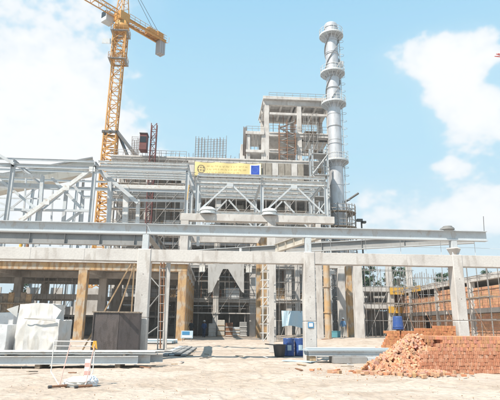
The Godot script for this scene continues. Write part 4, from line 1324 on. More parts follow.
# ------------------------------------------------------------ trees
func trees():
	for q in [[23.0, 104.0, 13.0], [27.0, 108.0, 15.5], [30.5, 102.0, 14.0], [35.0, 110.0, 16.0], [39.0, 106.0, 14.5], [44.0, 112.0, 15.5], [49.0, 104.0, 13.0], [55.0, 110.0, 15.0], [61.0, 107.0, 14.0], [-42.0, 112.0, 12.0], [-50.0, 108.0, 13.0], [-60.0, 115.0, 12.5]]:
		var x: float = q[0]
		var d: float = q[1]
		var h: float = q[2]
		var t := thing("pine_tree", "dark green slender tree in the row behind the low concrete frame" if x > 0 else "dark green slender tree in the row far behind the hall frame", "tree", Vector3(x, .3, -d), "trees behind the site")
		var mb := MB.new()
		mb.tube(Vector3(x, 0, -d), Vector3(x + .2, h * .95, -d), .22, 8, .03)
		var lf := MB.new()
		for k in 34:
			var y := h * (.2 + .78 * k / 34.0)
			var an := k * 2.4 + rng.randf()
			var l := (h - y) * .24 + .5 + rng.randf() * .7
			var tip := Vector3(x + cos(an) * l, y + rng.randf_range(-.2, .6), -d + sin(an) * l)
			mb.tube(Vector3(x + .2 * y / h, y - .2, -d), tip, .05, 4, .012, false)
			for j in 110:
				var f := .25 + .8 * sqrt(rng.randf())
				var c := Vector3(x, y - .2, -d).lerp(tip, f) + Vector3(rng.randfn(0, .28), rng.randfn(0, .22), rng.randfn(0, .28))
				var b := Basis.from_euler(Vector3(rng.randf() * 6, rng.randf() * 6, rng.randf() * 6))
				var s := rng.randf_range(.16, .36)
				var g := rng.randf_range(.7, 1.25)
				var n0 := lf.v.size()
				lf.quad(c + b.x * s, c + b.y * s * .4, c - b.x * s, c - b.y * s * .35, b.z)
				for z in lf.v.size() - n0: lf.c.append(Color(.045 * g, .085 * g, .035 * g))
		part(t, "trunk", mb, M.bark)
		part(t, "crown", lf, M.leaf)

# ------------------------------------------------------------ yard objects
func yard():
	# pile of long I-beams at the front left
	var grp := "long steel beams piled on the sand"
	var rows := []
	for k in 4:
		rows.append([Vector3(-12.5, .26, -17.95 - .3 * k), Vector3([-2.7, -2.3, -2.5, -1.9][k], .26, -18.9 - .3 * k), .28, .24, ["grey I-beam lying lowest at the pile's sunny front edge", "grey I-beam in the bottom layer, second from the pile's sunny edge", "grey I-beam in the bottom layer, third from the pile's sunny edge", "grey I-beam at the back of the pile's bottom layer"][k], 0])
	for k in 5:
		rows.append([Vector3(-12.4, .505, -17.98 - .23 * k), Vector3([-2.1, -1.8, -2.4, -1.55, -1.95][k], .505 + .012 * (k % 2), -19.0 - .23 * k), .09, .19, ["thin pale section on the pile's top layer at the sunny front edge", "thin pale section on the pile's top layer, second from the front edge", "thin pale section on the pile's top layer, third from the front edge", "thin pale section on the pile's top layer, longest of them", "thin pale section at the back of the pile's top layer"][k], 1])
	for q in rows:
		var th := thing("steel_beam", q[4], "steel beam", ((q[0] as Vector3) + (q[1] as Vector3)) * .5 - Vector3(0, q[2] * .5, 0), grp)
		var a: Vector3 = q[0]
		var b: Vector3 = q[1]
		var h: float = q[2]
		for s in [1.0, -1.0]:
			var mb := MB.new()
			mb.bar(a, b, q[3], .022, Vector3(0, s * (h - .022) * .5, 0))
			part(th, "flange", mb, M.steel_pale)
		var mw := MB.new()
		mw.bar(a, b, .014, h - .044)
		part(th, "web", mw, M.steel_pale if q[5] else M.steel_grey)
		if q[5]:
			for k in 0:
				var f := MB.frame(a, b)
				put(th, "stiffener", shared_box(Vector3(.2, h - .046, .012), 0), Transform3D(f.basis, a.lerp(b, (k + .7) / 14.0)), M.rusty if k % 3 == 0 else M.steel_pale)
	for k in 4:
		var x := -11.5 + k * 2.7
		var z := -18.0 - (x + 12.5) * .1
		bx(thing("timber_sleeper", "squared timber sleeper under the steel beam pile", "timber", Vector3(x, 0, z), "sleepers under the beam pile"), "sleeper", x - .09, x + .09, -.02, .139, -z - .15, -z + .95, M.wood_grey, .01)
	for k in 5:
		var x := -11.2 + k * 2.0
		var z := -17.9 - (x + 12.5) * .1
		bx(thing("timber_batten", "thin timber batten between the two layers of the beam pile", "timber", Vector3(x, .4, z), "battens in the beam pile"), "batten", x - .04, x + .04, .402, .459, -z, -z + 1.25, M.wood_grey, .004)
	# offcuts and litter on the sand round the piles
	for k in 16:
		var x: float = [-1.6, -1.2, -2.2, -.6, 3.4, 5.6, 6.4, 4.9, 7.4, 2.6, -4.5, -5.6, 1.5, 8.1, 3.0, -.2][k]
		var d: float = [20.2, 21.4, 18.6, 23.8, 20.5, 20.2, 20.6, 19.4, 20.4, 24.2, 16.6, 17.0, 25.5, 20.7, 18.4, 26.8][k]
		var l: float = .25 + .13 * (k % 5)
		var an := k * 1.9
		var mb := MB.new()
		mb.bar(Vector3(x, .02, -d), Vector3(x + cos(an) * l, .025 + .02 * (k % 2), -d + sin(an) * l), .05 + .02 * (k % 3), .03)
		solo("offcut", mb, [M.wood, M.steel_grey, M.rusty, M.wood_grey][k % 4], ["short pale timber offcut lying on the sand", "short grey steel offcut lying on the sand", "short rusty offcut lying on the sand", "short weathered timber offcut lying on the sand"][k % 4], "offcut", Vector3(x, 0, -d), "offcuts lying on the sand")
	# grey timbers and planks behind the beams
	var wp := thing("plank_pile", "heap of weathered grey planks between beam pile and tarpaulin covered machine", "planks", Vector3(-8.0, 0, -21))
	for i in 22:
		var y := .06 + .055 * (i / 4) + rng.randf() * .02
		var x := -10.6 + rng.randf() * 1.2
		var d := 20.5 + (i % 4) * .33 + rng.randf() * .1
		bar(wp, "plank", Vector3(x, y, -d), Vector3(x + 3.4 + rng.randf(), y + rng.randf_range(-.02, .06), -d - rng.randf_range(-.2, .3)), .22, .05, [M.wood_grey, M.wood, M.wood_grey][i % 3])
	for i in 8:
		var y := .05 + .06 * (i / 3)
		bar(wp, "plank", Vector3(-6.7, y, -20.4 - .26 * (i % 3)), Vector3(-4.9, y + .02, -20.5 - .26 * (i % 3)), .2, .05, M.wood_grey)
	# machine under a tarpaulin
	var p0 := P(14, 340, 22.6)
	var p1 := P(50, 340, 22.6)
	var tp := P(30, 303, 22.6).y
	var tc := thing("covered_machine", "tall boxy machine wrapped in a crumpled pale grey tarpaulin", "covered machine", Vector3((p0.x + p1.x) * .5, 0, -23.5))
	tarp(tc, "tarpaulin", p0.x, p1.x, 0.0, tp, 22.6, 24.4, 1, M.tarp, .07)
	tarp(tc, "skirt", p0.x + .55, p1.x + .42, 0.0, tp * .70, 22.2, 24.2, 2, M.tarp, .12)
	var flp := MB.new()
	flp.tri(Vector3(p0.x + .02, tp - .1, -22.6), Vector3(p0.x - .42, tp - .28, -22.45), Vector3(p0.x, tp - .62, -22.6), Vector3(0, 0, 1))
	part(tc, "loose_flap", flp, M.tarp)
	flp = MB.new()
	flp.tri(Vector3(p1.x - .02, tp - .06, -22.6), Vector3(p1.x + .4, tp - .3, -22.45), Vector3(p1.x, tp - .95, -22.6), Vector3(0, 0, 1))
	part(tc, "loose_flap", flp, M.tarp)
	for k in 2: tube(tc, "tie_rope", Vector3(p0.x + .5, tp * .72, -22.1), Vector3(p1.x + .3, tp * (.71 - .03 * k), -22.1), .015, M.rope)
	# shrink wrapped pallets at the left edge
	for q in [[-14, 12.5, 312, 24.2, "large bluish shrink-wrapped load behind the wrapped pallet at the yard's left edge"], [-12, 7.5, 324, 22.3, "low whitish wrapped pallet load in front of the bluish one"]]:
		var a := P(q[0], 335, q[3])
		var b := P(q[1], 335, q[3])
		var y := P(0, q[2], q[3]).y
		var w := thing("wrapped_pallet", q[4], "pallet load", Vector3((a.x + b.x) * .5, 0, -float(q[3]) - .7), "wrapped loads at the left edge")
		for k in 3: bx(w, "pallet_bearer", a.x, b.x, .0, .1, float(q[3]) + .1 + k * .55, float(q[3]) + .2 + k * .55, M.wood, 0)
		for k in 5: bx(w, "pallet_board", a.x, b.x, .1, .13, float(q[3]) + .02 + k * .27, float(q[3]) + .2 + k * .27, M.wood, 0)
		tarp(w, "wrapped_load", a.x + .03, b.x - .03, .13, y, q[3], float(q[3]) + 1.4, 5, M.wrap, .05)
	# brown steel bin in front of the left column
	var c0 := P(91, 340, 21.9).x
	var c1 := P(117.5, 340, 21.9).x
	var c2 := P(137, 340, 21.9).x
	var ct := P(100, 312.5, 21.9).y
	var bn := thing("steel_bin", "tall dark brown sheet steel bin beside the left concrete column", "steel bin", Vector3((c0 + c2) * .5, 0, -22.4))
	bx(bn, "front_sheet", c0, c1, .02, ct, 21.9, 21.93, M.brown_plate, .004)
	var sm := MB.new()
	sm.bar(Vector3(c1 + .01, ct * .5, -21.92), Vector3(c2, ct * .5, -22.3), .03, ct - .02)
	part(bn, "front_sheet", sm, M.brown_plate)
	bx(bn, "side_sheet", c0, c0 + .03, .02, ct, 21.94, 22.8, M.brown_plate, .004)
	bx(bn, "side_sheet", c2 - .03, c2, .02, ct - .06, 22.33, 22.8, M.brown_plate, .004)
	bx(bn, "back_sheet", c0, c2, .02, ct, 22.82, 22.85, M.brown_plate, .004)
	bx(bn, "rim", c0 - .05, c2 + .03, ct, ct + .05, 21.86, 21.94, M.wood_grey, .004)
	bx(bn, "rim", c0 - .05, c2 + .03, ct, ct + .05, 22.78, 22.88, M.wood_grey, .004)
	for k in 1: bx(bn, "rib", lerpf(c0, c1, k * .48) + .01, lerpf(c0, c1, k * .48) + .06, .03, ct - .01, 21.86, 21.899, M.brown_plate, .004)
	# timber props leaning behind it
	for q in [[104, 312, 131, 264, "pale timber prop leaning steeply behind the brown bin"], [119, 310, 134, 266, "second pale timber prop leaning behind the brown bin, steeper one"], [131.5, 312, 134.5, 263, "upright timber prop standing behind the left concrete column"]]:
		var a := P(q[0], q[1], 30)
		var b := P(q[2], q[3], 30)
		var dirn := (b - a).normalized()
		a = a - dirn * (a.y / dirn.y)
		var mb := MB.new()
		mb.bar(a, b, .11, .07)
		solo("timber_prop", mb, M.wood, q[4], "timber", a, "timber props")
	# blue-grey ladder frame beside the left column
	var la := P(157.5, 352, 26)
	var lb := P(160, 266, 26)
	var lf := thing("ladder_frame", "blue-grey lattice scaffold frame standing right of the left concrete column", "scaffold", Vector3(la.x, 0, -26))
	var w2 := .32
	for s in [0.0, w2]: tube(lf, "upright", Vector3(la.x + s, 0, -26), Vector3(lb.x + s, lb.y, -26), .035, M.steel_web)
	for k in 10: tube(lf, "rung", Vector3(lerpf(la.x, lb.x, k / 10.0), .3 + k * .45, -26), Vector3(lerpf(la.x, lb.x, k / 10.0) + w2, .3 + k * .45, -26), .025, M.steel_web)
	for q in [[146, 272, 160, 288], [145, 336, 159, 326], [147, 310, 160, 294]]:
		tube(lf, "stay", P(q[0], q[1], 26.3), P(q[2], q[3], 26.0), .03, M.steel_web)
	for k in 2:
		var mb := MB.new()
		var a := P(160.5 + 3 * k, 345, 33)
		mb.tube(Vector3(a.x, gh(a.x, -33), -33), P(161 + 3 * k, 262, 33), .05, 8)
		solo("steel_prop", mb, M.rusty, ["rusty brown prop standing behind the blue-grey ladder frame", "second rusty brown prop, right of its twin behind the ladder frame"][k], "prop", Vector3(a.x, 0, -33), "rusty props")
	# loose plates and planks on the ground right of the ladder frame
	var sp := thing("steel_plank_stack", "flat stack of long grey steel planks lying right of the ladder frame", "steel planks", Vector3(-2.3, 0, -31))
	for i in 7:
		var a := Vector3(-2.35 + (i % 4) * .3, .05 + .07 * (i / 4), -25.5 - .3 * (i % 3))
		bar(sp, "plank", a, a + Vector3(.25, .0, -8.5), .26, .06, [M.steel_web, M.steel_grey, M.steel_web][i % 3])
	for k in 4: bx(sp, "spacer", -2.55, -1.0, -.02, .02, 26.2 + k * 2.4, 26.3 + k * 2.4, M.wood_grey, 0)
	var s2 := thing("pipe_stack", "stack of pale blue pipes on the ground before the ochre column", "pipes", Vector3(-5.6, 0, -38))
	for i in 9:
		var y := gh(-5, -38) + .09 + .15 * (i / 5)
		tube(s2, "pipe", Vector3(-7.6 + .1 * (i % 3), y, -37.6 - .19 * (i % 5)), Vector3(-3.0 + .12 * (i % 4), y, -37.6 - .19 * (i % 5)), .085, M.pale_blue if i % 2 else M.steel_grey, 10)
	var sg := P(187, 335, 42)
	var gy := gh(sg.x, -42)
	var sb := thing("notice_board", "low blue and white notice board in front of the ochre passage column", "sign", Vector3(sg.x, gy, -42))
	bx(sb, "board", sg.x - .48, sg.x + .48, gy + .22, gy + .82, 42.0, 42.04, M.pale_blue, .004)
	bx(sb, "blue_field", sg.x - .4, sg.x + .2, gy + .5, gy + .76, 41.985, 41.998, M.blue_paint, 0)
	bx(sb, "white_field", sg.x - .4, sg.x + .4, gy + .28, gy + .44, 41.985, 41.998, M.white_paint, 0)
	for s in [-.35, .35]: bx(sb, "leg", sg.x + s - .025, sg.x + s + .025, gy - .05, gy + .24, 42.045, 42.09, M.steel_web, 0)
	# drums and dark bin
	for q in [[288.6, 26.2, "blue drum standing next to the small dark tub"], [299.6, 26.4, "blue drum with a pale label standing next to the middle concrete column"]]:
		var x := P(q[0], 345, q[1]).x
		drum(Vector3(x, 0, -float(q[1])), q[2], .29, .88, M.blue_plastic, true)
	var dx := P(279.5, 350, 25.4).x
	var tb := thing("tub", "small dark open tub on the sand beside the blue drum", "tub", Vector3(dx, 0, -25.4))
	var mb2 := MB.new()
	mb2.lathe(Vector3(dx, 0, -25.4), [Vector2(0, .0), Vector2(.24, .0), Vector2(.32, .56), Vector2(.35, .58), Vector2(.3, .6), Vector2(.22, .08), Vector2(0, .08)], 4)
	part(tb, "shell", mb2, M.dark_bin)
	bar(tb, "handle", Vector3(dx - .75, .62, -25.2), Vector3(dx + .1, .54, -25.3), .06, .05, M.steel_dark)
	# beam stack by the middle column
	var r2 := []
	for k in 3: r2.append([Vector3(4.1 - .06 * k, .36, -21.75 - .28 * k), Vector3(8.4, .36, -21.85 - .28 * k), .2, .2, ["grey I-beam in the stack by the middle column, front one", "grey I-beam in the stack by the middle column, middle one", "grey I-beam in the stack by the middle column, rear one"][k], 0])
	for k in 2: r2.append([Vector3(3.95 + .1 * k, .50 + .065 * k, -21.95), Vector3(8.3 - .3 * k, .50 + .065 * k, -22.05), .06, .7 - .1 * k, ["wide pale blue section lying on the I-beams by the middle column", "narrower pale blue section lying topmost in the stack by the middle column"][k], 1])
	for q in r2:
		var a: Vector3 = q[0]
		var b: Vector3 = q[1]
		var h: float = q[2]
		var th := thing("steel_beam", q[4], "steel beam", (a + b) * .5 - Vector3(0, h * .5, 0), grp)
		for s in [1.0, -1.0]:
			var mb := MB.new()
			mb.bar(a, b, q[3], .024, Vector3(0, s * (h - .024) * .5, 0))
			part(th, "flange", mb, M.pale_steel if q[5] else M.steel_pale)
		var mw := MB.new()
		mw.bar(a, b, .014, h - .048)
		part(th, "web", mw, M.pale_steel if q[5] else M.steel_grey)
	for q in [[5.2, 7.2, "grey steel box propping up the front of the beam stack"]]:
		var gb := thing("steel_box", q[2], "steel box", Vector3(6.1, 0, -21.8))
		bx(gb, "body", 5.1, 6.55, -.02, .246, 21.4, 22.3, M.steel_web, .01)
		bx(gb, "lid", 6.554, 7.3, -.02, .246, 21.45, 22.3, M.steel_grey, .01)
	bx(thing("timber_block", "timber block under the left end of the beam stack by the middle column", "timber", Vector3(4.3, 0, -22)), "block", 4.15, 4.4, -.02, .246, 21.7, 22.5, M.wood, .01)
	var fp := MB.new()
	fp.bar(Vector3(3.2, .02, -22.6), Vector3(4.3, .03, -21.6), .5, .03)
	solo("loose_board", fp, M.pale_blue, "pale blue board lying flat before the blue drums", "board", Vector3(3.7, 0, -22.1))
	# crate and materials in the right bays
	var cr := P(335, 334, 47)
	var ky := gh(cr.x, -47)
	var k2 := thing("crate", "small turquoise crate on the ground before the far worker in blue", "crate", Vector3(cr.x, ky, -47))
	bx(k2, "body", cr.x - .45, cr.x + .45, ky - .03, ky + .5, 46.7, 47.3, M.teal_paint, .02)
	bx(k2, "lid", cr.x - .47, cr.x + .47, ky + .5, ky + .56, 46.68, 47.32, M.teal_paint, .01)
	# heaps of material on the passage floor
	for i in 5:
		var x := P([212.0, 221.0, 229.0, 236.0, 243.0][i], 333, 60).x
		var q := thing("equipment_crate", ["pale crate on the passage floor beside the white pier", "pale slatted crate in the passage, next to the white pier", "rusty pale machine housing in the middle of the passage", "low grey machine housing beside the rusty one in the passage", "grey crate at the passage's right hand columns"][i], "crate", Vector3(x, .2, -60))
		var hgt: float = [1.5, 1.9, 1.6, 1.1, 1.7][i]
		bx(q, "body", x - .42, x + .42, .2, .2 + hgt, 59.6, 60.4, [M.concrete_light, M.cream_sheet, M.rusty, M.steel_grey, M.steel_web][i], .03)
		for k in 3: bx(q, "batten", x - .44, x + .44, .3 + hgt * .3 * k, .38 + hgt * .3 * k, 59.56, 59.597, M.wood if i % 2 else M.steel_pale, 0)
func drum(at: Vector3, label: String, r: float, h: float, mat, labelled: bool):
	var t := thing("drum", label, "drum", at, "blue plastic drums")
	var mb := MB.new()
	var pr := [Vector2(0, 0), Vector2(r * .94, 0), Vector2(r * .98, .03)]
	for k in 3:
		var y := h * (.28 + .22 * k)
		pr.append_array([Vector2(r * .97, y - .03), Vector2(r, y), Vector2(r * .97, y + .03)])
	pr.append_array([Vector2(r * .97, h - .08), Vector2(r, h - .04), Vector2(r * .98, h), Vector2(r * .9, h), Vector2(r * .88, h - .02), Vector2(0, h - .02)])
	mb.lathe(at, pr, 24)
	part(t, "body", mb, mat)
	mb = MB.new()
	mb.tube(at + Vector3(r * .5, h - .02, 0), at + Vector3(r * .5, h + .03, 0), .05, 10)
	part(t, "bung", mb, M.dark_bin)
	if labelled:
		mb = MB.new()
		for i in 6:
			var a0 := 1.2 + i * .12
			var d0 := Vector3(cos(a0), 0, sin(a0)) * (r + .004)
			var d1 := Vector3(cos(a0 + .12), 0, sin(a0 + .12)) * (r + .004)
			mb.quad(at + d0 + Vector3(0, h * .32, 0), at + d1 + Vector3(0, h * .32, 0), at + d1 + Vector3(0, h * .62, 0), at + d0 + Vector3(0, h * .62, 0), d0)
		part(t, "paper_label", mb, M.pale_blue)
# a box-shaped load with crumpled, folded faces
func tarp(th: Node3D, called: String, x0: float, x1: float, y0: float, y1: float, d0: float, d1: float, sd: int, mat, amp: float):
	var nz := FastNoiseLite.new()
	nz.seed = sd; nz.frequency = .55; nz.fractal_octaves = 3; nz.fractal_type = FastNoiseLite.FRACTAL_RIDGED
	var mb := MB.new()
	var n := 36
	var c := Vector3((x0 + x1) * .5, (y0 + y1) * .5, -(d0 + d1) * .5)
	var hs := Vector3(x1 - x0, y1 - y0, d1 - d0) * .5
	var faces := [[Vector3(0, 0, 1), Vector3(1, 0, 0), Vector3(0, 1, 0)], [Vector3(0, 0, -1), Vector3(1, 0, 0), Vector3(0, 1, 0)], [Vector3(1, 0, 0), Vector3(0, 0, 1), Vector3(0, 1, 0)], [Vector3(-1, 0, 0), Vector3(0, 0, 1), Vector3(0, 1, 0)], [Vector3(0, 1, 0), Vector3(1, 0, 0), Vector3(0, 0, 1)]]
	for f in faces:
		var at := func(i: int, j: int) -> Vector3:
			var p: Vector3 = f[0] + f[1] * (2.0 * i / n - 1.0) + f[2] * (2.0 * j / n - 1.0)
			var q := p * hs
			var o := p.normalized()
			var k := nz.get_noise_3d(c.x + q.x, (c.y + q.y) * .6, c.z + q.z)
			q += o * k * amp * (1.0 if p.y > -.98 else .4)
			# rounded shoulders
			q -= Vector3(signf(p.x) * pow(absf(p.x), 6.0), pow(maxf(p.y, 0.0), 6.0), signf(p.z) * pow(absf(p.z), 6.0)) * .04
			if p.y < -.99: q.y = -hs.y
			return c + q
		var k0 := mb.v.size()
		var g := []
		for i in n + 1:
			for j in n + 1: g.append(at.call(i, j))
		var flip: bool = (f[1] as Vector3).cross(f[2]).dot(f[0]) < 0.0
		for i in n + 1:
			for j in n + 1:
				var du: Vector3 = g[mini(i + 1, n) * (n + 1) + j] - g[maxi(i - 1, 0) * (n + 1) + j]
				var dv: Vector3 = g[i * (n + 1) + mini(j + 1, n)] - g[i * (n + 1) + maxi(j - 1, 0)]
				mb.v.append(g[i * (n + 1) + j])
				mb.n.append((dv.cross(du) if flip else du.cross(dv)).normalized())
		for i in n:
			for j in n:
				var k := k0 + i * (n + 1) + j
				if flip: mb.ix.append_array([k, k + n + 1, k + 1, k + 1, k + n + 1, k + n + 2])
				else: mb.ix.append_array([k, k + 1, k + n + 1, k + 1, k + n + 2, k + n + 1])
	part(th, called, mb, mat)

func barrier_frame():
	var a := P(51, 341.5, 13.3)
	var b := P(93, 341.5, 13.3)
	var t := thing("pipe_barrier", "white goal-shaped pipe stand with dark feet on the sand before the beam pile", "barrier", Vector3((a.x + b.x) * .5, 0, -13.2))
	var zr := -13.55
	var zf := -13.0
	var top := a.y
	var rx := Vector3(a.x, 0, 0)
	var r := .012
	tube(t, "top_rail", Vector3(a.x, top, zr), Vector3(b.x, top, zr), r, M.white_paint, 10)
	for x in [a.x, b.x]: tube(t, "upright", Vector3(x, .3, zr), Vector3(x, top, zr), r, M.white_paint, 10)
	var fx := [P(59, 386, 13).x, P(85, 386, 13).x]
	for i in 2:
		var x: float = fx[i]
		tube(t, "leg", Vector3(x, .0, zf), Vector3(x + .03, top - .05, zr + .02), r, M.pale_red, 10)
		tube(t, "foot", Vector3(x - .16, .03, zf + .14), Vector3(x + .14, .03, zf - .12), .028, M.rusty, 10)
		var mb := MB.new()
		mb.tube(Vector3(x - .2, .028, zf + .18), Vector3(x - .14, .028, zf + .13), .036, 10)
		part(t, "foot_cap", mb, M.dark_bin)
	for i in 2:
		var x: float = [a.x, b.x][i]
		tube(t, "side_stay", Vector3(x, .31, zr), Vector3(fx[i], .06, zf + .02), r, M.white_paint, 10)
	tube(t, "cross_rail", Vector3(a.x, top - .12, zr), Vector3(b.x, top - .12, zr), .01, M.steel_pale, 8)
	var rg := MB.new()
	for k in 5: rg.tube(Vector3(fx[1] + .0 + .015 * k, top + .015, zr + .03), Vector3(fx[1] - .02 + .03 * k, top - .16 - .03 * (k % 3), zr + .04), .014, 6)
	solo("rag", rg, M.yellow_paint, "ochre rag tied over the pipe barrier's top rail", "rag", Vector3(fx[1], top, zr))
	# warning board striped red and white, leaning behind the frame
	var c := P(87, 374, 13.7)
	var w := thing("striped_board", "small red and white striped warning post behind the white sack", "warning post", Vector3(c.x, 0, -13.7))
	for k in 6:
		bx(w, "stripe", c.x - .075, c.x + .075, .02 + k * .1, .118 + k * .1, 13.68, 13.72, M.pale_red if k % 2 == 0 else M.white_paint, .003)
	# sack
	var s0 := P(80, 380, 13.35)
	var s := thing("sack", "white plastic sack with a bluish end slumped on the sand under the barrier", "sack", Vector3(s0.x, 0, -13.35))
	var nz := FastNoiseLite.new()
	nz.seed = 4; nz.frequency = 4.0
	var rid := FastNoiseLite.new()
	rid.seed = 9; rid.frequency = 2.2; rid.fractal_type = FastNoiseLite.FRACTAL_RIDGED; rid.fractal_octaves = 4
	for q in [[Vector3(s0.x - .1, .07, -13.35), Vector3(.40, .14, .23), M.white_paint, "body"], [Vector3(s0.x + .27, .09, -13.37), Vector3(.16, .15, .17), M.bag_white, "bunched_end"]]:
		var mb := MB.new()
		var nu := 56
		var nv := 28
		for i in nu:
			for j in nv + 1:
				var an := TAU * i / nu
				var ph := PI * j / nv
				var d := Vector3(cos(ph), sin(ph) * cos(an), sin(ph) * sin(an))
				var k := 1.0 + .22 * nz.get_noise_3dv(d * .4 + (q[0] as Vector3)) + .26 * (rid.get_noise_3d(d.x * .35, d.y, d.z) - .2)
				var p: Vector3 = (q[0] as Vector3) + d * (q[1] as Vector3) * k * (1.0 - .3 * maxf(0.0, -d.x))
				p.y = maxf(p.y, -.015)
				mb.v.append(p); mb.n.append(Vector3.ZERO)
		for i in nu:
			for j in nv:
				var ka := i * (nv + 1) + j
				var kb := ((i + 1) % nu) * (nv + 1) + j
				for f in [[ka, ka + 1, kb], [ka + 1, kb + 1, kb]]:
					var nn := (mb.v[f[1]] - mb.v[f[0]]).cross(mb.v[f[2]] - mb.v[f[0]])
					var o: Vector3 = (mb.v[f[0]] + mb.v[f[1]] + mb.v[f[2]]) / 3.0 - (q[0] as Vector3)
					if nn.dot(o) < 0.0:
						nn = -nn
						mb.ix.append_array([f[0], f[1], f[2]])
					else: mb.ix.append_array([f[0], f[2], f[1]])
					for e in 3: mb.n[f[e]] += nn
		for i in mb.n.size(): mb.n[i] = mb.n[i].normalized() if mb.n[i].length() > 1e-9 else Vector3.UP
		part(s, q[3], mb, q[2])

# ------------------------------------------------------------ bricks
func bricks():
	var bs := Vector3(.066, .119, .2)
	var bm := [shared_box(bs, .006), shared_box(bs * Vector3(.97, .98, 1.0), .008)]
	# stacked wall
	var x0 := 6.75
	var x1 := 13.6
	var t := thing("brick_stack", "long neat stack of orange hollow bricks at the right edge of the sand", "brick stack", Vector3(10, 0, -17.5))
	var rest := []
	var cols := []
	var made := 0
	var nx := int((x1 - x0) / .0685)
	for r in 10:
		for i in nx:
			for k in 5:
				var x := x0 + i * .0685 + .017 * (r % 2)
				if x < x0 + .105 * r * (1.0 + .25 * sin(k * 2.0 + r)): continue
				var d := 16.85 + k * .21
				if k > 0 and k < 4 and r < 9: continue
				var off := Vector3(rng.randf_range(-.003, .003), 0, rng.randf_range(-.014, .014))
				var tr := Transform3D(Basis.from_euler(Vector3(rng.randf_range(-.02, .02), rng.randf_range(-.05, .05), 0)), Vector3(x, 0.055 + r * .1205, -d - .1) + off)
				if k == 0 and x < 10.4 and made < 300:
					put(t, "brick", bm[rng.randi() % 2], tr, M["brick%d" % (rng.randi() % 5)]); made += 1
				else:
					tr.origin -= t.position
					rest.append(tr)
					var z := rng.randf_range(.8, 1.12)
					cols.append(Color(.50 * z, .22 * z + rng.randf() * .05, .128 * z + rng.randf() * .04))
	multi(t, "bricks", bm[0], rest, cols, M.tinted)
	bx(t, "core", x0 + 1.2, x1, 0, 1.09, 17.1, 17.68, M.brick0, .01)
	# heap of loose bricks slumped against its end
	var h := thing("brick_heap", "loose dusty bricks slumped in a heap against the end of the brick stack", "brick heap", Vector3(6.6, 0, -17.5))
	var mound := MB.new()
	var top := func(x: float, d: float) -> float:
		var u := clampf((x - 5.35) / 1.75, 0.0, 1.0)
		var back := 1.0 - clampf((d - 18.2) / .9, 0.0, 1.0)
		var front := clampf((d - (16.45 + .55 * smoothstep(6.2, 7.5, x))) / 1.0, 0.0, 1.0)
		return 1.14 * pow(u, 1.05) * minf(front, 1.0) * back
	for i in 20:
		for j in 24:
			var g := func(a: int, b: int) -> Vector3:
				var x := 5.4 + 2.3 * a / 20.0
				var d := 16.5 + 2.6 * b / 24.0
				return Vector3(x, float(top.call(x, d)) - .14, -d)
			mound.quad(g.call(i, j), g.call(i + 1, j), g.call(i + 1, j + 1), g.call(i, j + 1), Vector3.UP)
	part(h, "rubble_core", mound, M.dusty_brick0)
	rest = []
	cols = []
	made = 0
	for i in 1250:
		var x := 5.3 + 2.35 * sqrt(rng.randf())
		var d := 16.45 + 2.0 * pow(rng.randf(), 1.4)
		var y: float = top.call(x, d)
		var b := Basis.from_euler(Vector3(rng.randf_range(-1, 1), rng.randf() * 6.3, rng.randf_range(-1, 1) * (1.0 if i % 3 else .2)))
		if i > 1130:
			x = 6.0 + rng.randfn(0, 1.0); d = 16.3 + rng.randfn(0, .3) + .4 * maxf(0.0, 6.0 - x); y = .03
			b = Basis.from_euler(Vector3(0, rng.randf() * 6.3, 1.57 * (i % 2)))
		var s := 1.0 if i % 4 else rng.randf_range(.4, .8)
		var tr := Transform3D(b * Basis.from_scale(Vector3(1, 1.0 if i % 3 else .6, s)), Vector3(x, maxf(y - .02 + rng.randf() * .05, .03), -d))
		if made < 300 and d < 17.5 and i % 2:
			put(h, "brick", bm[i % 2], tr, M["dusty_brick%d" % (rng.randi() % 3)] if rng.randf() < .5 else M["brick%d" % (rng.randi() % 5)]); made += 1
		else:
			tr.origin -= h.position
			rest.append(tr)
			var z := rng.randf_range(.8, 1.15)
			cols.append(Color(.47 * z, .25 * z + rng.randf() * .06, .155 * z + rng.randf() * .06) if i % 3 else Color(.5 * z, .22 * z, .12 * z))
	multi(h, "bricks", bm[0], rest, cols, M.tinted)
	# four block stacks further back
	var lab := ["orange brick block with a rough sloping end next to the blue bucket's stack", "orange brick block carrying the blue bucket", "orange brick block, third from the sloping one behind the long stack", "orange brick block nearest the right hand concrete column"]
	for n in 4:
		var a := P([379.0, 401.0, 420.0, 439.0][n], 335, 22.4 + .1 * n).x
		var b := P([399.0, 418.0, 437.0, 456.0][n], 335, 22.4 + .1 * n).x
		var d := 22.2 + .12 * n
		var y := P(400, [329.0, 328.5, 326.5, 325.0][n], d).y
		var q := thing("brick_block", lab[n], "brick stack", Vector3((a + b) * .5, 0, -d - .4), "brick blocks behind the long stack")
		var rows := int(y / .121)
		rest = []
		cols = []
		for r in rows:
			for i in int((b - a) / .0685):
				for k in 4:
					if k > 0 and r < rows - 1 and i > 0 and i < int((b - a) / .0685) - 1: continue
					if n == 0 and i < r - 4: continue
					rest.append(Transform3D(Basis.from_euler(Vector3(0, rng.randf_range(-.05, .05), 0)), Vector3(a + i * .0685 + .04, 0.055 + r * .1205, -d - .1 - k * .21 + rng.randf_range(-.015, .015)) - q.position))
					var z := rng.randf_range(.8, 1.1)
					cols.append(Color(.50 * z, .20 * z + rng.randf() * .03, .10 * z))
		multi(q, "bricks", bm[0], rest, cols, M.tinted)
		bx(q, "core", a + .1 + (.55 if n == 0 else 0.0), b - .1, 0, y - .3, d + .2, d + .65, M.brick0, .01)
	var p := P(399, 328, 22.6)
	var ty := P(399, 328, 22.6).y - .08
	var t2 := thing("bucket", "blue plastic barrel-like bucket standing upside down on the bricks", "bucket", Vector3(p.x, ty, -22.7))
	var mb := MB.new()
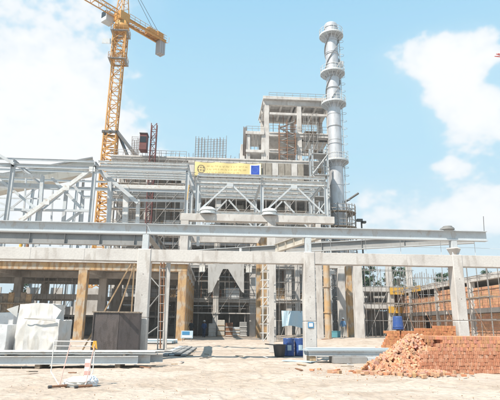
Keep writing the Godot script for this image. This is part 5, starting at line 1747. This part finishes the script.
	mb.lathe(Vector3(p.x, ty, -22.7), [Vector2(0, 0), Vector2(.27, 0), Vector2(.27, .05), Vector2(.25, .06), Vector2(.21, .56), Vector2(.19, .6), Vector2(0, .61)], 22)
	part(t2, "body", mb, M.blue_plastic)
	mb = MB.new()
	mb.ring(Vector3(p.x, ty + .1, -22.7), .22, .262, .03, 22)
	part(t2, "rim_band", mb, M.blue_plastic)

# ------------------------------------------------------------ people
func sdf_mesh(mb: MB, bones: Array, cell: float, k: float, paint: Callable):
	var lo := Vector3(1e9, 1e9, 1e9)
	var hi := -lo
	for b in bones:
		var r := maxf(b[2], b[3]) + 2.0 * cell
		for e in 2:
			lo = lo.min(b[e] - Vector3.ONE * r); hi = hi.max(b[e] + Vector3.ONE * r)
	var n := Vector3i(((hi - lo) / cell).ceil()) + Vector3i.ONE
	var f := PackedFloat32Array()
	f.resize(n.x * n.y * n.z)
	f.fill(1.0)
	for b in bones:
		var a: Vector3 = b[0]
		var ab: Vector3 = b[1] - a
		var l2 := maxf(ab.length_squared(), 1e-9)
		var r := maxf(b[2], b[3]) + 3.0 * cell + k
		var p0 := Vector3i(((a.min(b[1]) - Vector3.ONE * r - lo) / cell).floor()).clamp(Vector3i.ZERO, n - Vector3i.ONE)
		var p1 := Vector3i(((a.max(b[1]) + Vector3.ONE * r - lo) / cell).ceil()).clamp(Vector3i.ZERO, n - Vector3i.ONE)
		var sq: Vector3 = b[4] if b.size() > 4 else Vector3.ONE
		for z in range(p0.z, p1.z + 1):
			for y in range(p0.y, p1.y + 1):
				for x in range(p0.x, p1.x + 1):
					var p := lo + Vector3(x, y, z) * cell
					var t := clampf((p - a).dot(ab) / l2, 0, 1)
					var d := ((p - a - ab * t) / sq).length() - lerpf(b[2], b[3], t)
					var i := (z * n.y + y) * n.x + x
					var h := clampf(.5 + .5 * (f[i] - d) / k, 0, 1)
					f[i] = lerpf(f[i], d, h) - k * h * (1 - h)
	var id := PackedInt32Array()
	id.resize(f.size())
	id.fill(-1)
	var st := [1, n.x, n.x * n.y]
	for z in n.z - 1:
		for y in n.y - 1:
			for x in n.x - 1:
				var i: int = (z * n.y + y) * n.x + x
				var acc := Vector3.ZERO
				var cnt := 0
				for ax in 3:
					var o1: int = st[(ax + 1) % 3]
					var o2: int = st[(ax + 2) % 3]
					for q in 4:
						var j: int = i + (o1 if q & 1 else 0) + (o2 if q & 2 else 0)
						var v0 := f[j]
						var v1 := f[j + st[ax]]
						if (v0 < 0.0) != (v1 < 0.0):
							var e := Vector3.ZERO
							e[(ax + 1) % 3] = q & 1
							e[(ax + 2) % 3] = q >> 1
							e[ax] = v0 / (v0 - v1)
							acc += e
							cnt += 1
				if cnt:
					id[i] = mb.v.size()
					mb.v.append(lo + (Vector3(x, y, z) + acc / cnt) * cell)
					mb.n.append(Vector3(f[i + 1] - f[i], f[i + st[1]] - f[i], f[i + st[2]] - f[i]).normalized())
					mb.c.append(paint.call(mb.v[-1]))
	for z in range(1, n.z - 1):
		for y in range(1, n.y - 1):
			for x in range(1, n.x - 1):
				var i: int = (z * n.y + y) * n.x + x
				for ax in 3:
					if (f[i] < 0.0) != (f[i + st[ax]] < 0.0):
						var o1: int = st[(ax + 1) % 3]
						var o2: int = st[(ax + 2) % 3]
						var a := id[i]
						var b := id[i - o1]
						var c := id[i - o1 - o2]
						var e := id[i - o2]
						if a < 0 or b < 0 or c < 0 or e < 0: continue
						if f[i] < 0.0: mb.ix.append_array([a, c, b, a, e, c])
						else: mb.ix.append_array([a, b, c, a, c, e])
func person(label: String, at: Vector3, turn: float, shirt: Color, trousers: Color, hat, stride: float):
	var t := thing("person", label, "person", at)
	t.rotation.y = turn
	var skin := Color(.30, .17, .11)
	var V := func(x, y, z): return Vector3(x, y, z)
	var s := stride
	var bones := []
	for e in [-1.0, 1.0]:
		var hip := Vector3(.09 * e, .92, 0)
		var knee := Vector3(.10 * e, .50, .10 * s * e + .03)
		var ank := Vector3(.11 * e, .09, .12 * s * e - .05)
		bones.append([hip, knee, .088, .062]); bones.append([knee, ank, .062, .045])
		bones.append([ank + Vector3(0, -.045, -.02), ank + Vector3(.02 * e, -.055, .17), .042, .034])
		var sh := Vector3(.18 * e, 1.40, 0)
		var el := Vector3(.25 * e, 1.13, -.05 - .04 * s * e)
		var wr := Vector3(.23 * e, .90, .07 - .05 * s * e)
		bones.append([sh, el, .055, .043]); bones.append([el, wr, .043, .030])
		bones.append([wr, wr + Vector3(0, -.08, .015), .032, .034, Vector3(.6, 1, 1)])
	bones.append([V.call(0, .92, 0), V.call(0, 1.12, 0), .135, .125, V.call(1.15, 1, .85)])
	bones.append([V.call(0, 1.12, 0), V.call(0, 1.36, 0), .128, .14, V.call(1.25, 1, .82)])
	bones.append([V.call(0, 1.40, 0), V.call(0, 1.54, .01), .058, .052])
	var paint := func(p: Vector3) -> Color:
		if p.y < .07: return Color(.03, .025, .02)
		if p.y > 1.47 or (absf(p.x) > .19 and p.y < .93): return skin
		if p.y < .96 and absf(p.x) < .2: return trousers
		return shirt
	var mb := MB.new()
	sdf_mesh(mb, bones, .02, .03, paint)
	# fingers
	for e in [-1.0, 1.0]:
		var pal := Vector3(.23 * e, .82, .085 - .05 * s * e)
		var fb := []
		for q in 4:
			var z := -.028 + q * .019
			var l: float = [.062, .074, .078, .068][q]
			var a := pal + Vector3(0, .012, z)
			var m := a + Vector3(0, -l * .55, .004)
			fb.append([a, m, .0095, .009]); fb.append([m, m + Vector3(-.012 * e, -l * .45, .002), .009, .007])
		var th0 := pal + Vector3(0, .045, .038)
		fb.append([th0, th0 + Vector3(-.006 * e, -.03, .022), .011, .0095]); fb.append([th0 + Vector3(-.006 * e, -.03, .022), th0 + Vector3(-.012 * e, -.058, .026), .0095, .008])
		sdf_mesh(mb, fb, .006, .003, func(_p): return skin)
	# head with nose, ears, brow and jaw
	var hc := Vector3(0, 1.635, .015)
	var hb := [[hc + Vector3(0, .03, -.015), hc + Vector3(0, .03, .01), .088, .088, Vector3(.9, 1.1, 1)], [hc + Vector3(0, -.05, .02), hc + Vector3(0, -.085, .045), .062, .045], [hc + Vector3(0, .015, .092), hc + Vector3(0, -.025, .108), .010, .015], [hc + Vector3(-.035, .032, .085), hc + Vector3(.035, .032, .085), .014, .014], [hc + Vector3(-.022, -.062, .082), hc + Vector3(.022, -.062, .082), .010, .010]]
	for e in [-1.0, 1.0]: hb.append([hc + Vector3(.082 * e, .02, -.005), hc + Vector3(.084 * e, -.02, 0), .018, .012, Vector3(.5, 1, 1)])
	var hair := Color(.015, .012, .01)
	var face := func(p: Vector3) -> Color:
		var q := p - hc
		if q.y > .075 or (q.z < -.01 and q.y > -.03 and absf(q.x) < .079): return hair
		if q.z > .07 and absf(absf(q.x) - .033) < .012 and absf(q.y - .012) < .008: return Color(.02, .015, .012)
		if q.z > .08 and absf(q.x) < .026 and absf(q.y + .062) < .005: return Color(.22, .08, .06)
		return skin
	sdf_mesh(mb, hb, .008, .016, face)
	var o := MeshInstance3D.new()
	o.name = "body"; o.mesh = mb.mesh(); o.material_override = M.tinted
	t.add_child(o)
	if hat != null:
		var hm := MB.new()
		hm.lathe(Vector3(0, 1.665, 0), [Vector2(.135, 0), Vector2(.115, .015), Vector2(.108, .06), Vector2(.085, .105), Vector2(.045, .13), Vector2(0, .137)], 20)
		var ho := MeshInstance3D.new()
		ho.name = "helmet"; ho.mesh = hm.mesh(); ho.material_override = hat
		t.add_child(ho)
func people():
	var a := P(203.8, 338, 55.5)
	person("worker in dark navy clothes and white helmet walking away through the passage", Vector3(a.x, gh(a.x, -55.5) - .0, -55.5), PI - .2, Color(.05, .09, .20), Color(.04, .06, .12), M.white_paint, .7)
	a = P(191, 336, 50)
	person("worker in dark clothes standing beside the row of ochre passage columns", Vector3(a.x, gh(a.x, -50), -50), .5, Color(.04, .045, .05), Color(.05, .05, .05), null, .2)
	a = P(343.5, 334, 46.3)
	person("worker in a blue shirt and pale trousers near the turquoise crate", Vector3(a.x, gh(a.x, -46.3), -46.3), 2.6, Color(.10, .20, .36), Color(.34, .33, .30), M.white_paint, .3)

func _ready():
	rng.seed = 20
	light_and_camera()
	materials()
	ground()
	boiler_house()
	tower()
	chimney()
	crane()
	far_crane()
	halls()
	canopies()
	right_side()
	trees()
	front_frame()
	girders()
	yard()
	bricks()
	barrier_frame()
	people()
